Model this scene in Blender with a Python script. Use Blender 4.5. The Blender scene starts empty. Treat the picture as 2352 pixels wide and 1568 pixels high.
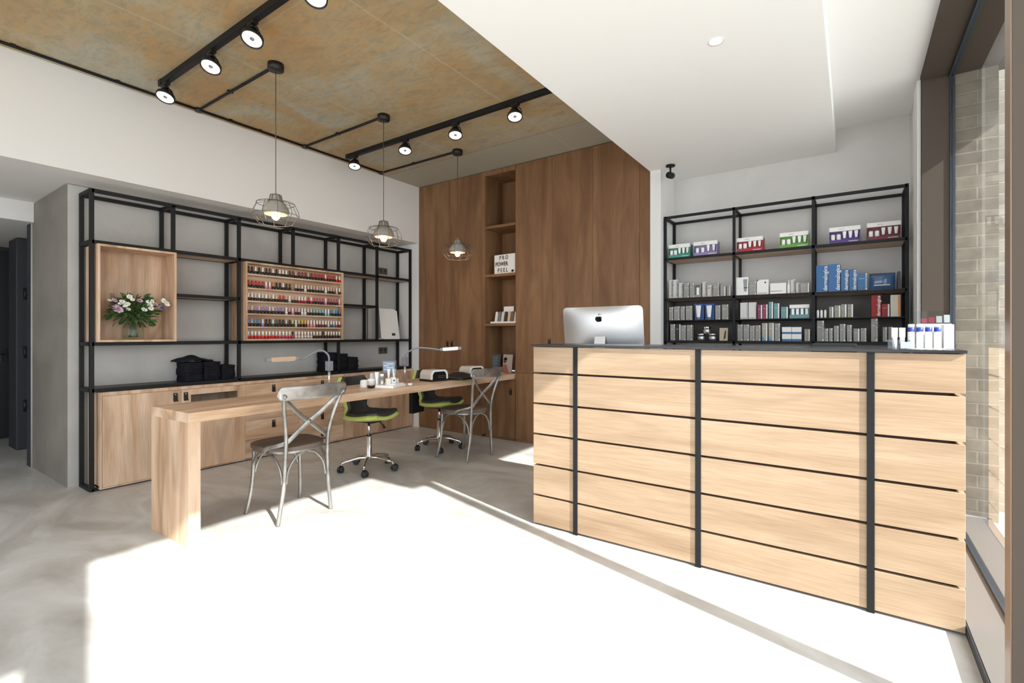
import bpy, math, random
from mathutils import Vector, Matrix, Euler
random.seed(7)
S = bpy.context.scene
COL = S.collection
PI = math.pi

# ---------------------------------------------------------------- camera, sky, sun, exposure
TH = math.atan((1957 - 1176) / 1122)
cd = bpy.data.cameras.new('camera'); cam = bpy.data.objects.new('camera', cd); COL.objects.link(cam)
cd.sensor_width = 36; cd.lens = 36 * 1122 / 2352; cd.shift_y = -16 / 2352; cd.clip_start = 0.02
cam.location = (0, 0, 1.18); cam.rotation_euler = (PI / 2, 0, TH)
S.camera = cam
S.view_settings.view_transform = 'Standard'; S.view_settings.look = 'None'
S.view_settings.gamma = 1; S.view_settings.use_curve_mapping = False
S.view_settings.exposure = 0.0
SKY = 3.8; SUN = 12.0
w = bpy.data.worlds.new('sky'); S.world = w; w.use_nodes = True
w.node_tree.nodes['Background'].inputs[0].default_value = (0.86, 0.93, 1.0, 1)
w.node_tree.nodes['Background'].inputs[1].default_value = SKY
EL = math.radians(34.6)
sd = Vector((-0.9686 * math.cos(EL), 0.249 * math.cos(EL), -math.sin(EL)))
ld = bpy.data.lights.new('sun', 'SUN'); ld.energy = SUN; ld.angle = 0.012; ld.color = (1.0, 0.985, 0.965)
sun = bpy.data.objects.new('sun', ld); COL.objects.link(sun)
sun.rotation_euler = sd.to_track_quat('-Z', 'Y').to_euler(); sun.location = (6, -1.5, 6)
def portal(name, loc, rot, sx, sy):
    l = bpy.data.lights.new(name, 'AREA'); l.shape = 'RECTANGLE'; l.size = sx; l.size_y = sy
    l.cycles.is_portal = True
    o = bpy.data.objects.new(name, l); COL.objects.link(o); o.location = loc; o.rotation_euler = rot
portal('window_daylight', (0.60, 0.8, 1.6), (0, PI / 2, 0), 2.6, 6.8)
portal('rear_opening_daylight', (-2.1, -2.75, 1.5), (PI / 2, 0, 0), 5.0, 2.7)
S.cycles.use_denoising = True
S.cycles.max_bounces = 10; S.cycles.diffuse_bounces = 6; S.cycles.glossy_bounces = 4
S.cycles.transparent_max_bounces = 12
S.cycles.caustics_reflective = False; S.cycles.caustics_refractive = False
S.cycles.sample_clamp_indirect = 6.0

# ---------------------------------------------------------------- materials
def srgb(*c):
    f = lambda v: (v / 255 / 12.92) if v <= 10 else ((v / 255 + 0.055) / 1.055) ** 2.4
    return tuple(f(v) for v in c) + (1,)
MATS = {}
def mat(name, col=(0.5, 0.5, 0.5, 1), rough=0.5, metal=0.0, emit=0, ecol=None, spec=0.5, trans=0, ior=1.45, coat=0):
    if name in MATS: return MATS[name]
    m = bpy.data.materials.new(name); m.use_nodes = True
    b = m.node_tree.nodes['Principled BSDF']
    b.inputs['Base Color'].default_value = col; b.inputs['Roughness'].default_value = rough
    b.inputs['Metallic'].default_value = metal; b.inputs['Specular IOR Level'].default_value = spec
    b.inputs['IOR'].default_value = ior; b.inputs['Transmission Weight'].default_value = trans
    b.inputs['Coat Weight'].default_value = coat
    if emit:
        b.inputs['Emission Color'].default_value = ecol or col; b.inputs['Emission Strength'].default_value = emit
    MATS[name] = m; return m
def N(m, t, **kw):
    n = m.node_tree.nodes.new(t)
    for k, v in kw.items():
        if isinstance(k, str) and hasattr(n, k): setattr(n, k, v)
        else: n.inputs[k.replace('_', ' ')].default_value = v
    return n
def L(m, a, ao, b, bi): m.node_tree.links.new(a.outputs[ao], b.inputs[bi])
def ramp(m, stops):
    r = m.node_tree.nodes.new('ShaderNodeValToRGB'); e = r.color_ramp.elements
    while len(e) < len(stops): e.new(0.5)
    for i, (p, c) in enumerate(stops): e[i].position = p; e[i].color = c
    return r
def mix(m, fac, a, b, mode='MIX'):
    n = m.node_tree.nodes.new('ShaderNodeMix'); n.data_type = 'RGBA'; n.blend_type = mode
    for i, v in ((0, fac), (6, a), (7, b)):
        if isinstance(v, tuple) and hasattr(v[0], 'outputs'): m.node_tree.links.new(v[0].outputs[v[1]], n.inputs[i])
        else: n.inputs[i].default_value = v
    return n
def coords(m, sc, rnd=6.0, rot=(0, 0, 0)):
    tc = N(m, 'ShaderNodeTexCoord'); mp = N(m, 'ShaderNodeMapping')
    mp.inputs['Scale'].default_value = sc; mp.inputs['Rotation'].default_value = rot
    if rnd:
        oi = N(m, 'ShaderNodeObjectInfo'); ml = N(m, 'ShaderNodeVectorMath', operation='SCALE')
        ml.inputs[0].default_value = (rnd, rnd * 1.7, rnd * 0.6); L(m, oi, 'Random', ml, 'Scale')
        ad = N(m, 'ShaderNodeVectorMath', operation='ADD'); L(m, tc, 'Object', ad, 0); L(m, ml, 0, ad, 1)
        L(m, ad, 0, mp, 0)
    else: L(m, tc, 'Object', mp, 0)
    return mp
def wood(name, light, mid, dark, axis='Z', rough=0.45, fig=1.0):
    if name in MATS: return MATS[name]
    m = mat(name, mid, rough, spec=0.35)
    a = {'X': 0, 'Y': 1, 'Z': 2}[axis]
    def sc(al, ac): v = [ac] * 3; v[a] = al; return tuple(v)
    c1 = coords(m, sc(0.35, 3.2)); n1 = N(m, 'ShaderNodeTexNoise'); n1.inputs['Scale'].default_value = 2.2
    n1.inputs['Detail'].default_value = 3; n1.inputs['Distortion'].default_value = 0.9; L(m, c1, 0, n1, 'Vector')
    c2 = coords(m, sc(2.2, 70)); n2 = N(m, 'ShaderNodeTexNoise'); n2.inputs['Scale'].default_value = 3
    n2.inputs['Detail'].default_value = 4; L(m, c2, 0, n2, 'Vector')
    # cathedral figure: contour bands of a stretched noise
    c3 = coords(m, sc(0.7, 2.4)); n3 = N(m, 'ShaderNodeTexNoise'); n3.inputs['Scale'].default_value = 1.3
    n3.inputs['Detail'].default_value = 1.5; L(m, c3, 0, n3, 'Vector')
    mu = N(m, 'ShaderNodeMath', operation='MULTIPLY'); L(m, n3, 'Fac', mu, 0); mu.inputs[1].default_value = 26
    sn = N(m, 'ShaderNodeMath', operation='SINE'); L(m, mu, 0, sn, 0)
    r1 = ramp(m, [(0.30, light), (0.54, mid), (0.77, dark)]); L(m, n1, 'Fac', r1, 0)
    r2 = ramp(m, [(0.35, (0.90, 0.87, 0.84, 1)), (0.6, (1.04, 1.04, 1.04, 1))]); L(m, n2, 'Fac', r2, 0)
    mr = N(m, 'ShaderNodeMapRange'); L(m, sn, 0, mr, 0); mr.inputs[1].default_value = 0.4; mr.inputs[2].default_value = 1.0
    mr.inputs[3].default_value = 1.0; mr.inputs[4].default_value = 1.0 - 0.13 * fig
    x1 = mix(m, 1.0, (r1, 0), (r2, 0), 'MULTIPLY'); x2 = mix(m, 1.0, (x1, 2), (mr, 0), 'MULTIPLY')
    L(m, x2, 2, m.node_tree.nodes['Principled BSDF'], 'Base Color')
    return m
def mottled(name, stops, sc=(1, 1, 1), nscale=1.5, rough=0.6, detail=6, bump=0.0, dist=0.5, rr=None):
    if name in MATS: return MATS[name]
    m = mat(name, stops[0][1], rough)
    c = coords(m, sc, 0); n = N(m, 'ShaderNodeTexNoise'); n.inputs['Scale'].default_value = nscale
    n.inputs['Detail'].default_value = detail; n.inputs['Distortion'].default_value = dist; n.inputs['Roughness'].default_value = 0.6
    L(m, c, 0, n, 'Vector'); r = ramp(m, stops); L(m, n, 'Fac', r, 0)
    B = m.node_tree.nodes['Principled BSDF']; L(m, r, 0, B, 'Base Color')
    if bump:
        n2 = N(m, 'ShaderNodeTexNoise'); n2.inputs['Scale'].default_value = nscale * 25; L(m, c, 0, n2, 'Vector')
        bp = N(m, 'ShaderNodeBump'); bp.inputs['Strength'].default_value = bump; bp.inputs['Distance'].default_value = 0.004
        L(m, n2, 'Fac', bp, 'Height'); L(m, bp, 0, B, 'Normal')
    if rr:
        q = N(m, 'ShaderNodeMapRange'); L(m, n, 'Fac', q, 0); q.inputs[3].default_value = rr[0]; q.inputs[4].default_value = rr[1]
        L(m, q, 0, B, 'Roughness')
    return m

OAK = [srgb(222, 196, 172), srgb(200, 168, 139), srgb(160, 124, 94)]
oakZ = wood('oak_veneer_upright', *OAK, 'Z', 0.45, 1.3); oakY = wood('oak_veneer_along', *OAK, 'Y', 0.45, 1.3); oakX = wood('oak_veneer_across', *OAK, 'X', 0.45, 1.3)
OAK_SHADED = [srgb(140, 106, 76), srgb(124, 91, 64), srgb(106, 76, 53)]  # same oak, colour darkened for the dimmer light at the far end
wardZ = wood('shaded_oak_veneer', *OAK_SHADED, 'Z', 0.5, 0.7); wardX = wood('shaded_oak_veneer_across', *OAK_SHADED, 'X', 0.5, 0.7)
PK = [srgb(180, 156, 130), srgb(170, 145, 118), srgb(154, 127, 101)]
plankX = wood('counter_oak_planks', *PK, 'X', 0.45, 0.6); plankY = wood('counter_oak_planks_side', *PK, 'Y', 0.45, 0.6)
seatwood = wood('weathered_elm', srgb(128, 112, 100), srgb(98, 84, 76), srgb(70, 58, 52), 'Y', 0.5)
white = mat('white_paint', srgb(226, 225, 223), 0.85, spec=0.2)
white2 = mat('white_paint_lightened', srgb(244, 244, 243), 0.9, spec=0.2)  # same white paint, lightened for the stronger light on these ceilings
greyw = mottled('micro_cement_grey', [(0.3, srgb(168, 165, 160)), (0.7, srgb(192, 190, 186))], nscale=1.6, rough=0.7)
greyd = mottled('micro_cement_end_shaded', [(0.3, srgb(118, 112, 105)), (0.7, srgb(142, 136, 129))], nscale=1.6, rough=0.7)  # shade of the wall end put into a darker cement tone
floorm = mottled('polished_concrete', [(0.30, srgb(168, 164, 158)), (0.5, srgb(192, 190, 186)), (0.68, srgb(212, 212, 210))], sc=(1, 1.7, 1), nscale=1.1, rough=0.42, detail=8, dist=1.6, rr=(0.32, 0.5))
def concrete_ceiling():
    m = mat('raw_concrete_ceiling', srgb(160, 140, 108), 0.75, spec=0.25)
    c = coords(m, (1, 1, 1), 0)
    a = N(m, 'ShaderNodeTexNoise'); a.inputs['Scale'].default_value = 1.1; a.inputs['Detail'].default_value = 7; a.inputs['Distortion'].default_value = 1.2; L(m, c, 0, a, 'Vector')
    c2 = coords(m, (1.0, 2.6, 1), 0); b = N(m, 'ShaderNodeTexNoise'); b.inputs['Scale'].default_value = 3.5; b.inputs['Detail'].default_value = 9; b.inputs['Distortion'].default_value = 1.4; L(m, c2, 0, b, 'Vector')
    r1 = ramp(m, [(0.34, srgb(176, 172, 156)), (0.50, srgb(176, 158, 126)), (0.66, srgb(174, 146, 108))]); L(m, a, 'Fac', r1, 0)
    r2 = ramp(m, [(0.3, (0.86, 0.87, 0.88, 1)), (0.55, (1, 1, 1, 1)), (0.72, (1.04, 0.93, 0.78, 1))]); L(m, b, 'Fac', r2, 0)
    x = mix(m, 1.0, (r1, 0), (r2, 0), 'MULTIPLY')
    c4 = coords(m, (1.0, 1.8, 1), 0, (0, 0, 0.6)); f = N(m, 'ShaderNodeTexNoise'); f.inputs['Scale'].default_value = 14; f.inputs['Detail'].default_value = 8; f.inputs['Distortion'].default_value = 1.0; L(m, c4, 0, f, 'Vector')
    r4 = ramp(m, [(0.36, (0.84, 0.86, 0.88, 1)), (0.52, (1, 1, 1, 1)), (0.66, (1.08, 0.94, 0.78, 1))]); L(m, f, 'Fac', r4, 0)
    x = mix(m, 0.8, (x, 2), (r4, 0), 'MULTIPLY')
    sp = N(m, 'ShaderNodeSeparateXYZ'); tc = N(m, 'ShaderNodeTexCoord'); L(m, tc, 'Object', sp, 0)
    # last pour by the joinery is plain grey
    gr = N(m, 'ShaderNodeMapRange'); L(m, sp, 1, gr, 0); gr.inputs[1].default_value = 3.80; gr.inputs[2].default_value = 3.98
    x = mix(m, (gr, 0), (x, 2), srgb(168, 163, 148))
    nz = N(m, 'ShaderNodeTexNoise'); nz.inputs['Scale'].default_value = 9; nz.inputs['Detail'].default_value = 5; L(m, c, 0, nz, 'Vector')
    def seam(axis, pos, wd, col, x, amt=0.6):
        ns = N(m, 'ShaderNodeMath', operation='MULTIPLY'); L(m, nz, 'Fac', ns, 0); ns.inputs[1].default_value = 0.02
        ad = N(m, 'ShaderNodeMath', operation='ADD'); L(m, sp, axis, ad, 0); L(m, ns, 0, ad, 1)
        s = N(m, 'ShaderNodeMath', operation='SUBTRACT'); L(m, ad, 0, s, 0); s.inputs[1].default_value = pos + 0.01
        ab = N(m, 'ShaderNodeMath', operation='ABSOLUTE'); L(m, s, 0, ab, 0)
        mr = N(m, 'ShaderNodeMapRange'); L(m, ab, 0, mr, 0); mr.inputs[1].default_value = 0; mr.inputs[2].default_value = wd
        mr.inputs[3].default_value = amt; mr.inputs[4].default_value = 0
        return mix(m, (mr, 0), (x, 2), col)
    for p in (-3.457, -2.32): x = seam(0, p, 0.012, srgb(196, 186, 166), x, 0.4)
    x = seam(1, 1.583, 0.010, srgb(190, 178, 156), x, 0.3); x = seam(1, 3.90, 0.007, srgb(100, 92, 78), x, 0.7); x = seam(1, -0.9, 0.01, srgb(190, 180, 160), x, 0.5)
    B = m.node_tree.nodes['Principled BSDF']; L(m, x, 2, B, 'Base Color')
    bp = N(m, 'ShaderNodeBump'); bp.inputs['Strength'].default_value = 0.25; bp.inputs['Distance'].default_value = 0.01; L(m, b, 'Fac', bp, 'Height'); L(m, bp, 0, B, 'Normal')
    return m
concm = concrete_ceiling()
black = mat('black_steel', srgb(27, 27, 28), 0.55, spec=0.3)
blackp = mat('black_plastic', srgb(28, 28, 28), 0.45)
dark = mat('dark_grey_paint', srgb(52, 54, 58), 0.6)
taupe = mat('taupe_powder_coat', srgb(76, 68, 61), 0.75, spec=0.12)
plin = mat('taupe_plinth_cover', srgb(116, 111, 106), 0.6, spec=0.2)
taupel = mat('pale_taupe_panel', srgb(178, 170, 162), 0.5)
wood_refl = mat('painted_wood_reflection', srgb(128, 104, 86), 0.35, 0.3)  # reflected wood tone, painted on the side of the mullion
galv = mottled('galvanised_steel', [(0.3, srgb(122, 120, 116)), (0.7, srgb(178, 175, 170))], nscale=9, rough=0.38)
galv.node_tree.nodes['Principled BSDF'].inputs['Metallic'].default_value = 0.75
chrome = mat('chrome', srgb(225, 225, 228), 0.12, 1.0)
alu = mat('brushed_aluminium', srgb(205, 205, 205), 0.32, 0.85)
greyp = mat('grey_plastic', srgb(130, 133, 140), 0.4)
whitep = mat('white_plastic', srgb(240, 240, 238), 0.35)
whitec = mat('white_card', srgb(235, 234, 230), 0.6)
lime = mat('lime_green_shell', srgb(176, 188, 100), 0.5)
pad = mat('charcoal_leatherette', srgb(52, 54, 55), 0.5)
leather = mat('black_leather', srgb(26, 24, 24), 0.5)
brass = mat('pale_brass', srgb(200, 185, 150), 0.3, 0.8)
bronze = mat('antique_bronze', srgb(110, 104, 88), 0.4, 0.5)
towelm = mat('black_terry_cloth', srgb(36, 36, 42), 0.95, spec=0.1)
concs = mottled('cast_concrete_shade', [(0.3, srgb(132, 127, 118)), (0.7, srgb(156, 151, 142))], nscale=20, rough=0.8)
wire = mat('grey_wire', srgb(92, 87, 80), 0.5, 0.3)
bulbm = mat('glowing_bulb', srgb(255, 214, 170), 0.3, emit=9, ecol=srgb(255, 196, 128))
lampface = mat('lit_reflector', srgb(255, 250, 240), 0.3, emit=2.6, ecol=srgb(255, 240, 224))
dlight = mat('lit_downlight', srgb(255, 255, 255), 0.3, emit=4)
def glassy(name, tint=(1, 1, 1, 1), lo=0.03, ior=1.45):
    m = bpy.data.materials.new(name); m.use_nodes = True; nt = m.node_tree; nt.nodes.clear()
    o = nt.nodes.new('ShaderNodeOutputMaterial'); t = nt.nodes.new('ShaderNodeBsdfTransparent'); g = nt.nodes.new('ShaderNodeBsdfGlossy')
    f = nt.nodes.new('ShaderNodeFresnel'); x = nt.nodes.new('ShaderNodeMixShader'); g.inputs['Roughness'].default_value = lo
    t.inputs[0].default_value = tint; f.inputs[0].default_value = ior
    ge_ = nt.nodes.new('ShaderNodeNewGeometry'); sb = nt.nodes.new('ShaderNodeMath'); sb.operation = 'SUBTRACT'; sb.inputs[0].default_value = 1.0
    ml = nt.nodes.new('ShaderNodeMath'); ml.operation = 'MULTIPLY'
    nt.links.new(ge_.outputs['Backfacing'], sb.inputs[1]); nt.links.new(sb.outputs[0], ml.inputs[0]); nt.links.new(f.outputs[0], ml.inputs[1])
    nt.links.new(ml.outputs[0], x.inputs[0]); nt.links.new(t.outputs[0], x.inputs[1]); nt.links.new(g.outputs[0], x.inputs[2]); nt.links.new(x.outputs[0], o.inputs[0])
    MATS[name] = m; return m
glass = glassy('window_glass', (0.97, 0.975, 0.97, 1), 0.0, 1.3)
acryl = glassy('clear_acrylic', (0.93, 0.95, 0.96, 1), 0.05)
vaseg = glassy('vase_glass', (0.93, 0.96, 0.94, 1), 0.03)
def brickm(name, c1, c2, mo, ax='X', bw=0.215, bh=0.065):
    m = mat(name, c1, 0.85)
    tc = N(m, 'ShaderNodeTexCoord'); sp = N(m, 'ShaderNodeSeparateXYZ'); cb = N(m, 'ShaderNodeCombineXYZ'); L(m, tc, 'Object', sp, 0)
    L(m, sp, 0 if ax == 'X' else 1, cb, 0); L(m, sp, 2, cb, 1)
    b = N(m, 'ShaderNodeTexBrick'); b.inputs['Scale'].default_value = 1; b.inputs['Brick Width'].default_value = bw; b.inputs['Row Height'].default_value = bh + 0.01
    b.inputs['Mortar Size'].default_value = 0.006; b.inputs['Mortar Smooth'].default_value = 0.3
    b.inputs['Color1'].default_value = c1; b.inputs['Color2'].default_value = c2; b.inputs['Mortar'].default_value = mo; L(m, cb, 0, b, 'Vector')
    n = N(m, 'ShaderNodeTexNoise'); n.inputs['Scale'].default_value = 14; n.inputs['Detail'].default_value = 6; L(m, tc, 'Object', n, 'Vector')
    r = ramp(m, [(0.3, (0.75, 0.74, 0.72, 1)), (0.7, (1.1, 1.1, 1.1, 1))]); L(m, n, 'Fac', r, 0)
    x = mix(m, 1.0, (b, 0), (r, 0), 'MULTIPLY'); B = m.node_tree.nodes['Principled BSDF']; L(m, x, 2, B, 'Base Color')
    bp = N(m, 'ShaderNodeBump'); bp.inputs['Distance'].default_value = 0.01; bp.inputs['Strength'].default_value = 0.6
    iv = N(m, 'ShaderNodeMath', operation='SUBTRACT'); iv.inputs[0].default_value = 1; L(m, b, 'Fac', iv, 1); L(m, iv, 0, bp, 'Height'); L(m, bp, 0, B, 'Normal')
    return m
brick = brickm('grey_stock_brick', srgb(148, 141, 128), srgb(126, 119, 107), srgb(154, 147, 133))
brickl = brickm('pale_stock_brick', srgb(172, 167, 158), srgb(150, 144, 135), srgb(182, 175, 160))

# ---------------------------------------------------------------- mesh helpers
class G:
    def __init__(s): s.v = []; s.f = []; s.sm = []
    def add(s, vs, fs, smooth=False):
        o = len(s.v); s.v += [tuple(p) for p in vs]
        for q in fs: s.f.append(tuple(i + o for i in q)); s.sm.append(smooth)
        return s
    def box(s, x0, y0, z0, x1, y1, z1):
        x0, x1 = min(x0, x1), max(x0, x1); y0, y1 = min(y0, y1), max(y0, y1); z0, z1 = min(z0, z1), max(z0, z1)
        return s.add([(x0, y0, z0), (x1, y0, z0), (x1, y1, z0), (x0, y1, z0), (x0, y0, z1), (x1, y0, z1), (x1, y1, z1), (x0, y1, z1)],
                     [(0, 3, 2, 1), (4, 5, 6, 7), (0, 1, 5, 4), (1, 2, 6, 5), (2, 3, 7, 6), (3, 0, 4, 7)])
    def tube(s, pts, r, seg=10, closed=False, flat=None):
        P = [Vector(p) for p in pts]; n = len(P); R = r if isinstance(r, (list, tuple)) else [r] * n
        T = []
        for i in range(n):
            a = P[(i - 1) % n] if (closed or i) else P[i]; b = P[(i + 1) % n] if (closed or i < n - 1) else P[i]
            T.append((b - a).normalized())
        ref = Vector((0, 0, 1)) if abs(T[0].z) < 0.9 else Vector((1, 0, 0))
        u = T[0].cross(ref).normalized(); rings = []; vs = []
        for i in range(n):
            u = (u - T[i] * u.dot(T[i])).normalized(); w = T[i].cross(u)
            for k in range(seg):
                a = 2 * PI * k / seg; ca, sa = math.cos(a), math.sin(a)
                if flat: ca *= flat
                vs.append(P[i] + (u * ca + w * sa) * R[i])
        fs = []
        m = n if closed else n - 1
        for i in range(m):
            j = (i + 1) % n
            for k in range(seg):
                k2 = (k + 1) % seg; fs.append((i * seg + k, i * seg + k2, j * seg + k2, j * seg + k))
        if not closed: fs.append(tuple(range(seg))[::-1]); fs.append(tuple((n - 1) * seg + k for k in range(seg)))
        return s.add(vs, fs, True)
    def cyl(s, a, b, r, seg=20, r2=None): return s.tube([a, b], [r, r if r2 is None else r2], seg)
    def lathe(s, prof, c=(0, 0, 0), seg=28, close=True):
        vs = []; fs = []; n = len(prof)
        for r, z in prof:
            for k in range(seg):
                a = 2 * PI * k / seg; vs.append((c[0] + r * math.cos(a), c[1] + r * math.sin(a), c[2] + z))
        for i in range(n - 1):
            for k in range(seg):
                k2 = (k + 1) % seg; fs.append((i * seg + k, i * seg + k2, (i + 1) * seg + k2, (i + 1) * seg + k))
        if close: fs.append(tuple(range(seg))[::-1]); fs.append(tuple((n - 1) * seg + k for k in range(seg)))
        return s.add(vs, fs, True)
    def prism(s, poly, d, plane='XY', o=0.0, smooth=False):
        n = len(poly)
        def p(a, b, c):
            return (a, b, c) if plane == 'XY' else (a, c, b) if plane == 'XZ' else (c, a, b)
        vs = [p(a, b, o) for a, b in poly] + [p(a, b, o + d) for a, b in poly]
        fs = [tuple(range(n))[::-1], tuple(range(n, 2 * n))] + [(i, (i + 1) % n, n + (i + 1) % n, n + i) for i in range(n)]
        return s.add(vs, fs, smooth)
    def grid(s, fn, nu, nv, smooth=True):
        vs = [fn(i / nu, j / nv) for i in range(nu + 1) for j in range(nv + 1)]
        fs = [(i * (nv + 1) + j, (i + 1) * (nv + 1) + j, (i + 1) * (nv + 1) + j + 1, i * (nv + 1) + j + 1) for i in range(nu) for j in range(nv)]
        return s.add(vs, fs, smooth)
    def build(s, name, m, parent=None, loc=(0, 0, 0), rot=(0, 0, 0), bev=0, kind=None, solid=0, sub=0):
        me = bpy.data.meshes.new(name); me.from_pydata(s.v, [], s.f); me.update()
        me.polygons.foreach_set('use_smooth', s.sm); me.materials.append(m)
        import bmesh
        b = bmesh.new(); b.from_mesh(me); bmesh.ops.recalc_face_normals(b, faces=b.faces); b.to_mesh(me); b.free()
        o = bpy.data.objects.new(name, me); COL.objects.link(o); o.location = loc; o.rotation_euler = rot
        if parent: o.parent = parent
        if solid:
            q = o.modifiers.new('thickness', 'SOLIDIFY'); q.thickness = solid; q.offset = 0
        if sub:
            q = o.modifiers.new('smooth', 'SUBSURF'); q.levels = sub; q.render_levels = sub
        if bev:
            q = o.modifiers.new('edge', 'BEVEL'); q.width = bev; q.segments = 2; q.limit_method = 'ANGLE'
        if kind: o['kind'] = kind
        return o
def tag(o, label, cat, group=None):
    o['label'] = label; o['category'] = cat
    if group: o['group'] = group
    return o
def thing(name, label, cat, loc=(0, 0, 0), rotz=0, group=None):
    o = bpy.data.objects.new(name, None); COL.objects.link(o); o.location = loc; o.rotation_euler = (0, 0, rotz); o.empty_display_size = 0.05
    return tag(o, label, cat, group)
def struct(name, g, m, parent=None, bev=0): return g.build(name, m, parent, bev=bev, kind=None if parent else 'structure')
def dup(o, parent=None):
    c = o.copy(); COL.objects.link(c); c.parent = parent
    for ch in o.children: dup(ch, c)
    return c
def B(*a): return G().box(*a)
TXT = {}
UPR = Matrix(((0, -1, 0), (0, 0, -1), (1, 0, 0))).to_euler()
def text_geo(s, size, mtl, name, parent, loc, rot, depth=0.0006, align='CENTER', xs=1.0, fit=0):
    k = (s, round(size, 5), mtl.name, align)
    if k not in TXT:
        cu = bpy.data.curves.new('t', 'FONT'); cu.body = s; cu.size = size; cu.extrude = depth; cu.align_x = align; cu.align_y = 'CENTER'
        cu.resolution_u = 3; cu.offset = size * 0.012
        to = bpy.data.objects.new('t', cu); COL.objects.link(to); bpy.context.view_layer.update()
        me = bpy.data.meshes.new_from_object(to); bpy.data.objects.remove(to); me.materials.clear(); me.materials.append(mtl); TXT[k] = me
    if fit: q = fit / max(0.01, max(v.co.x for v in TXT[k].vertices) - min(v.co.x for v in TXT[k].vertices)); sc_ = (q, q, 1)
    else: sc_ = (xs, 1, 1)
    o = bpy.data.objects.new(name, TXT[k]); COL.objects.link(o); o.parent = parent; o.location = loc; o.rotation_euler = rot; o.scale = sc_
    return o
def bez(pts, n=8):   # Catmull-Rom through points
    P = [Vector(p) for p in pts]; out = []
    for i in range(len(P) - 1):
        a = P[max(i - 1, 0)]; b = P[i]; c = P[i + 1]; d = P[min(i + 2, len(P) - 1)]
        for k in range(n):
            t = k / n; out.append(0.5 * ((2 * b) + (c - a) * t + (2 * a - 5 * b + 4 * c - d) * t * t + (3 * b - a - 3 * c + d) * t ** 3))
    out.append(P[-1]); return out

# ---------------------------------------------------------------- room shell
YB = -2.6
struct('floor', B(-8.4, YB, -0.1, 0.385, 5.1, 0.0), floorm)
struct('ceiling', B(-4.55, YB, 3.06, -1.40, 4.95, 3.2), concm)
struct('ceiling_drop', B(-1.536, YB, 2.69, -0.11, 4.86, 3.055), white2)
struct('ceiling_window', B(-0.115, YB, 2.88, 0.37, 4.95, 3.05), white2)
struct('bulkhead_left', B(-5.93, YB, 2.345, -4.55, 4.445, 3.2), white)
struct('wall_left', B(-5.985, 1.132, 0, -4.957, 4.445, 2.34), greyw)
struct('wall_end_shade_skin', B(-5.985, 1.129, 0, -4.9575, 1.1315, 2.34), greyd)  # thin skin that carries the shaded tone of the wall end
struct('wall_recess', B(-6.27, 4.446, 0, -4.546, 4.95, 3.2), white)
struct('wall_pier', B(-1.535, 4.446, 0, -1.436, 4.86, 2.69), white)
struct('wall_back', B(-1.535, 4.861, 0, 0.50, 5.1, 3.05), mottled('grey_plaster', [(0.3, srgb(200, 198, 194)), (0.7, srgb(214, 212, 209))], nscale=1.4, rough=0.8))
struct('wall_right', B(0.371, 4.191, 0.0, 0.53, 4.86, 3.05), white)
struct('trim_2', B(0.352, 4.165, 0, 0.371, 4.40, 2.85), white)
# corridor on the left
struct('corridor_beam', B(-6.2, YB, 2.17, -5.931, 1.128, 3.2), white)
struct('ceiling_corridor', B(-8.4, YB, 2.171, -6.2, 2.5, 2.4), white)
struct('wall_corridor', B(-8.4, YB, 0, -7.9, 2.5, 2.17), dark)
struct('wall_corridor_end', B(-7.9, 1.62, 0, -5.986, 2.5, 2.17), dark)
d1 = B(-6.12, 1.118, 0, -5.996, 1.16, 2.168).build('door_1', dark, kind='structure'); B(-5.996, 1.12, 0, -5.986, 1.131, 2.168).build('door_edge', alu, d1)
d2 = B(-7.30, 1.195, 0.0, -6.98, 1.32, 2.165).build('door_2', dark, kind='structure', bev=0.01)
for z in (0.45, 1.0, 1.60): G().cyl((-6.968, 1.262, z - 0.06), (-6.968, 1.262, z + 0.06), 0.016).build('hinge', blackp, d2)
d3 = B(-7.9, 0.55, 0.02, -7.86, 1.42, 2.12).build('door_3', mat('near_black_paint', srgb(26, 26, 28), 0.5), kind='structure')
hh = G(); hh.box(-7.86, 1.23, 0.87, -7.85, 1.27, 1.03).tube([(-7.85, 1.25, 0.96), (-7.80, 1.25, 0.96), (-7.80, 1.13, 0.96)], 0.010); hh.build('door_handle', chrome, d3)
# back of the room (behind the photographer): unseen wall, open gap added for daylight
struct('wall_behind', G().box(-8.4, YB - 0.25, 0, -4.6, YB, 3.2).box(-4.6, YB - 0.25, 2.85, 0.4, YB, 3.2).box(-4.6, YB - 0.25, 0, 0.4, YB, 0.2), white)

# ---------------------------------------------------------------- right window wall
w1 = thing('window_1', '', ''); del w1['label']; del w1['category']; w1['kind'] = 'structure'
B(0.37, YB, 2.832, 0.74, 4.16, 3.2).build('window_head', taupe, w1)
g = G().box(0.37, -0.288, 0.046, 0.50, -0.134, 2.832)
g.build('mullion', taupe, w1)
B(0.373, 1.947, 0.046, 0.47, 2.009, 2.832).build('mullion', taupe, w1); B(0.369, 1.9475, 0.046, 0.3725, 2.0085, 2.832).build('mullion_reflection_strip', wood_refl, w1)
B(0.37, 4.16, 0.0, 0.53, 4.19, 3.05).build('jamb', taupe, w1, bev=0.001)
B(0.372, 4.135, 0.046, 0.53, 4.16, 2.832).build('jamb', taupe, w1)
gf = G().box(0.505, YB, 2.815, 0.535, 4.135, 2.832).box(0.505, YB, 0.046, 0.535, 4.135, 0.056).box(0.511, 4.127, 0.056, 0.535, 4.135, 2.815)
gf.build('window_frame', mat('dark_blue_grey_frame', srgb(62, 70, 80), 0.35, 0.4), w1)
B(0.515, YB, 0.056, 0.521, 4.127, 2.815).build('pane', glass, w1)
B(0.372, YB, 0.0, 0.70, 4.135, 0.045).build('plinth', plin, w1)
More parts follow.
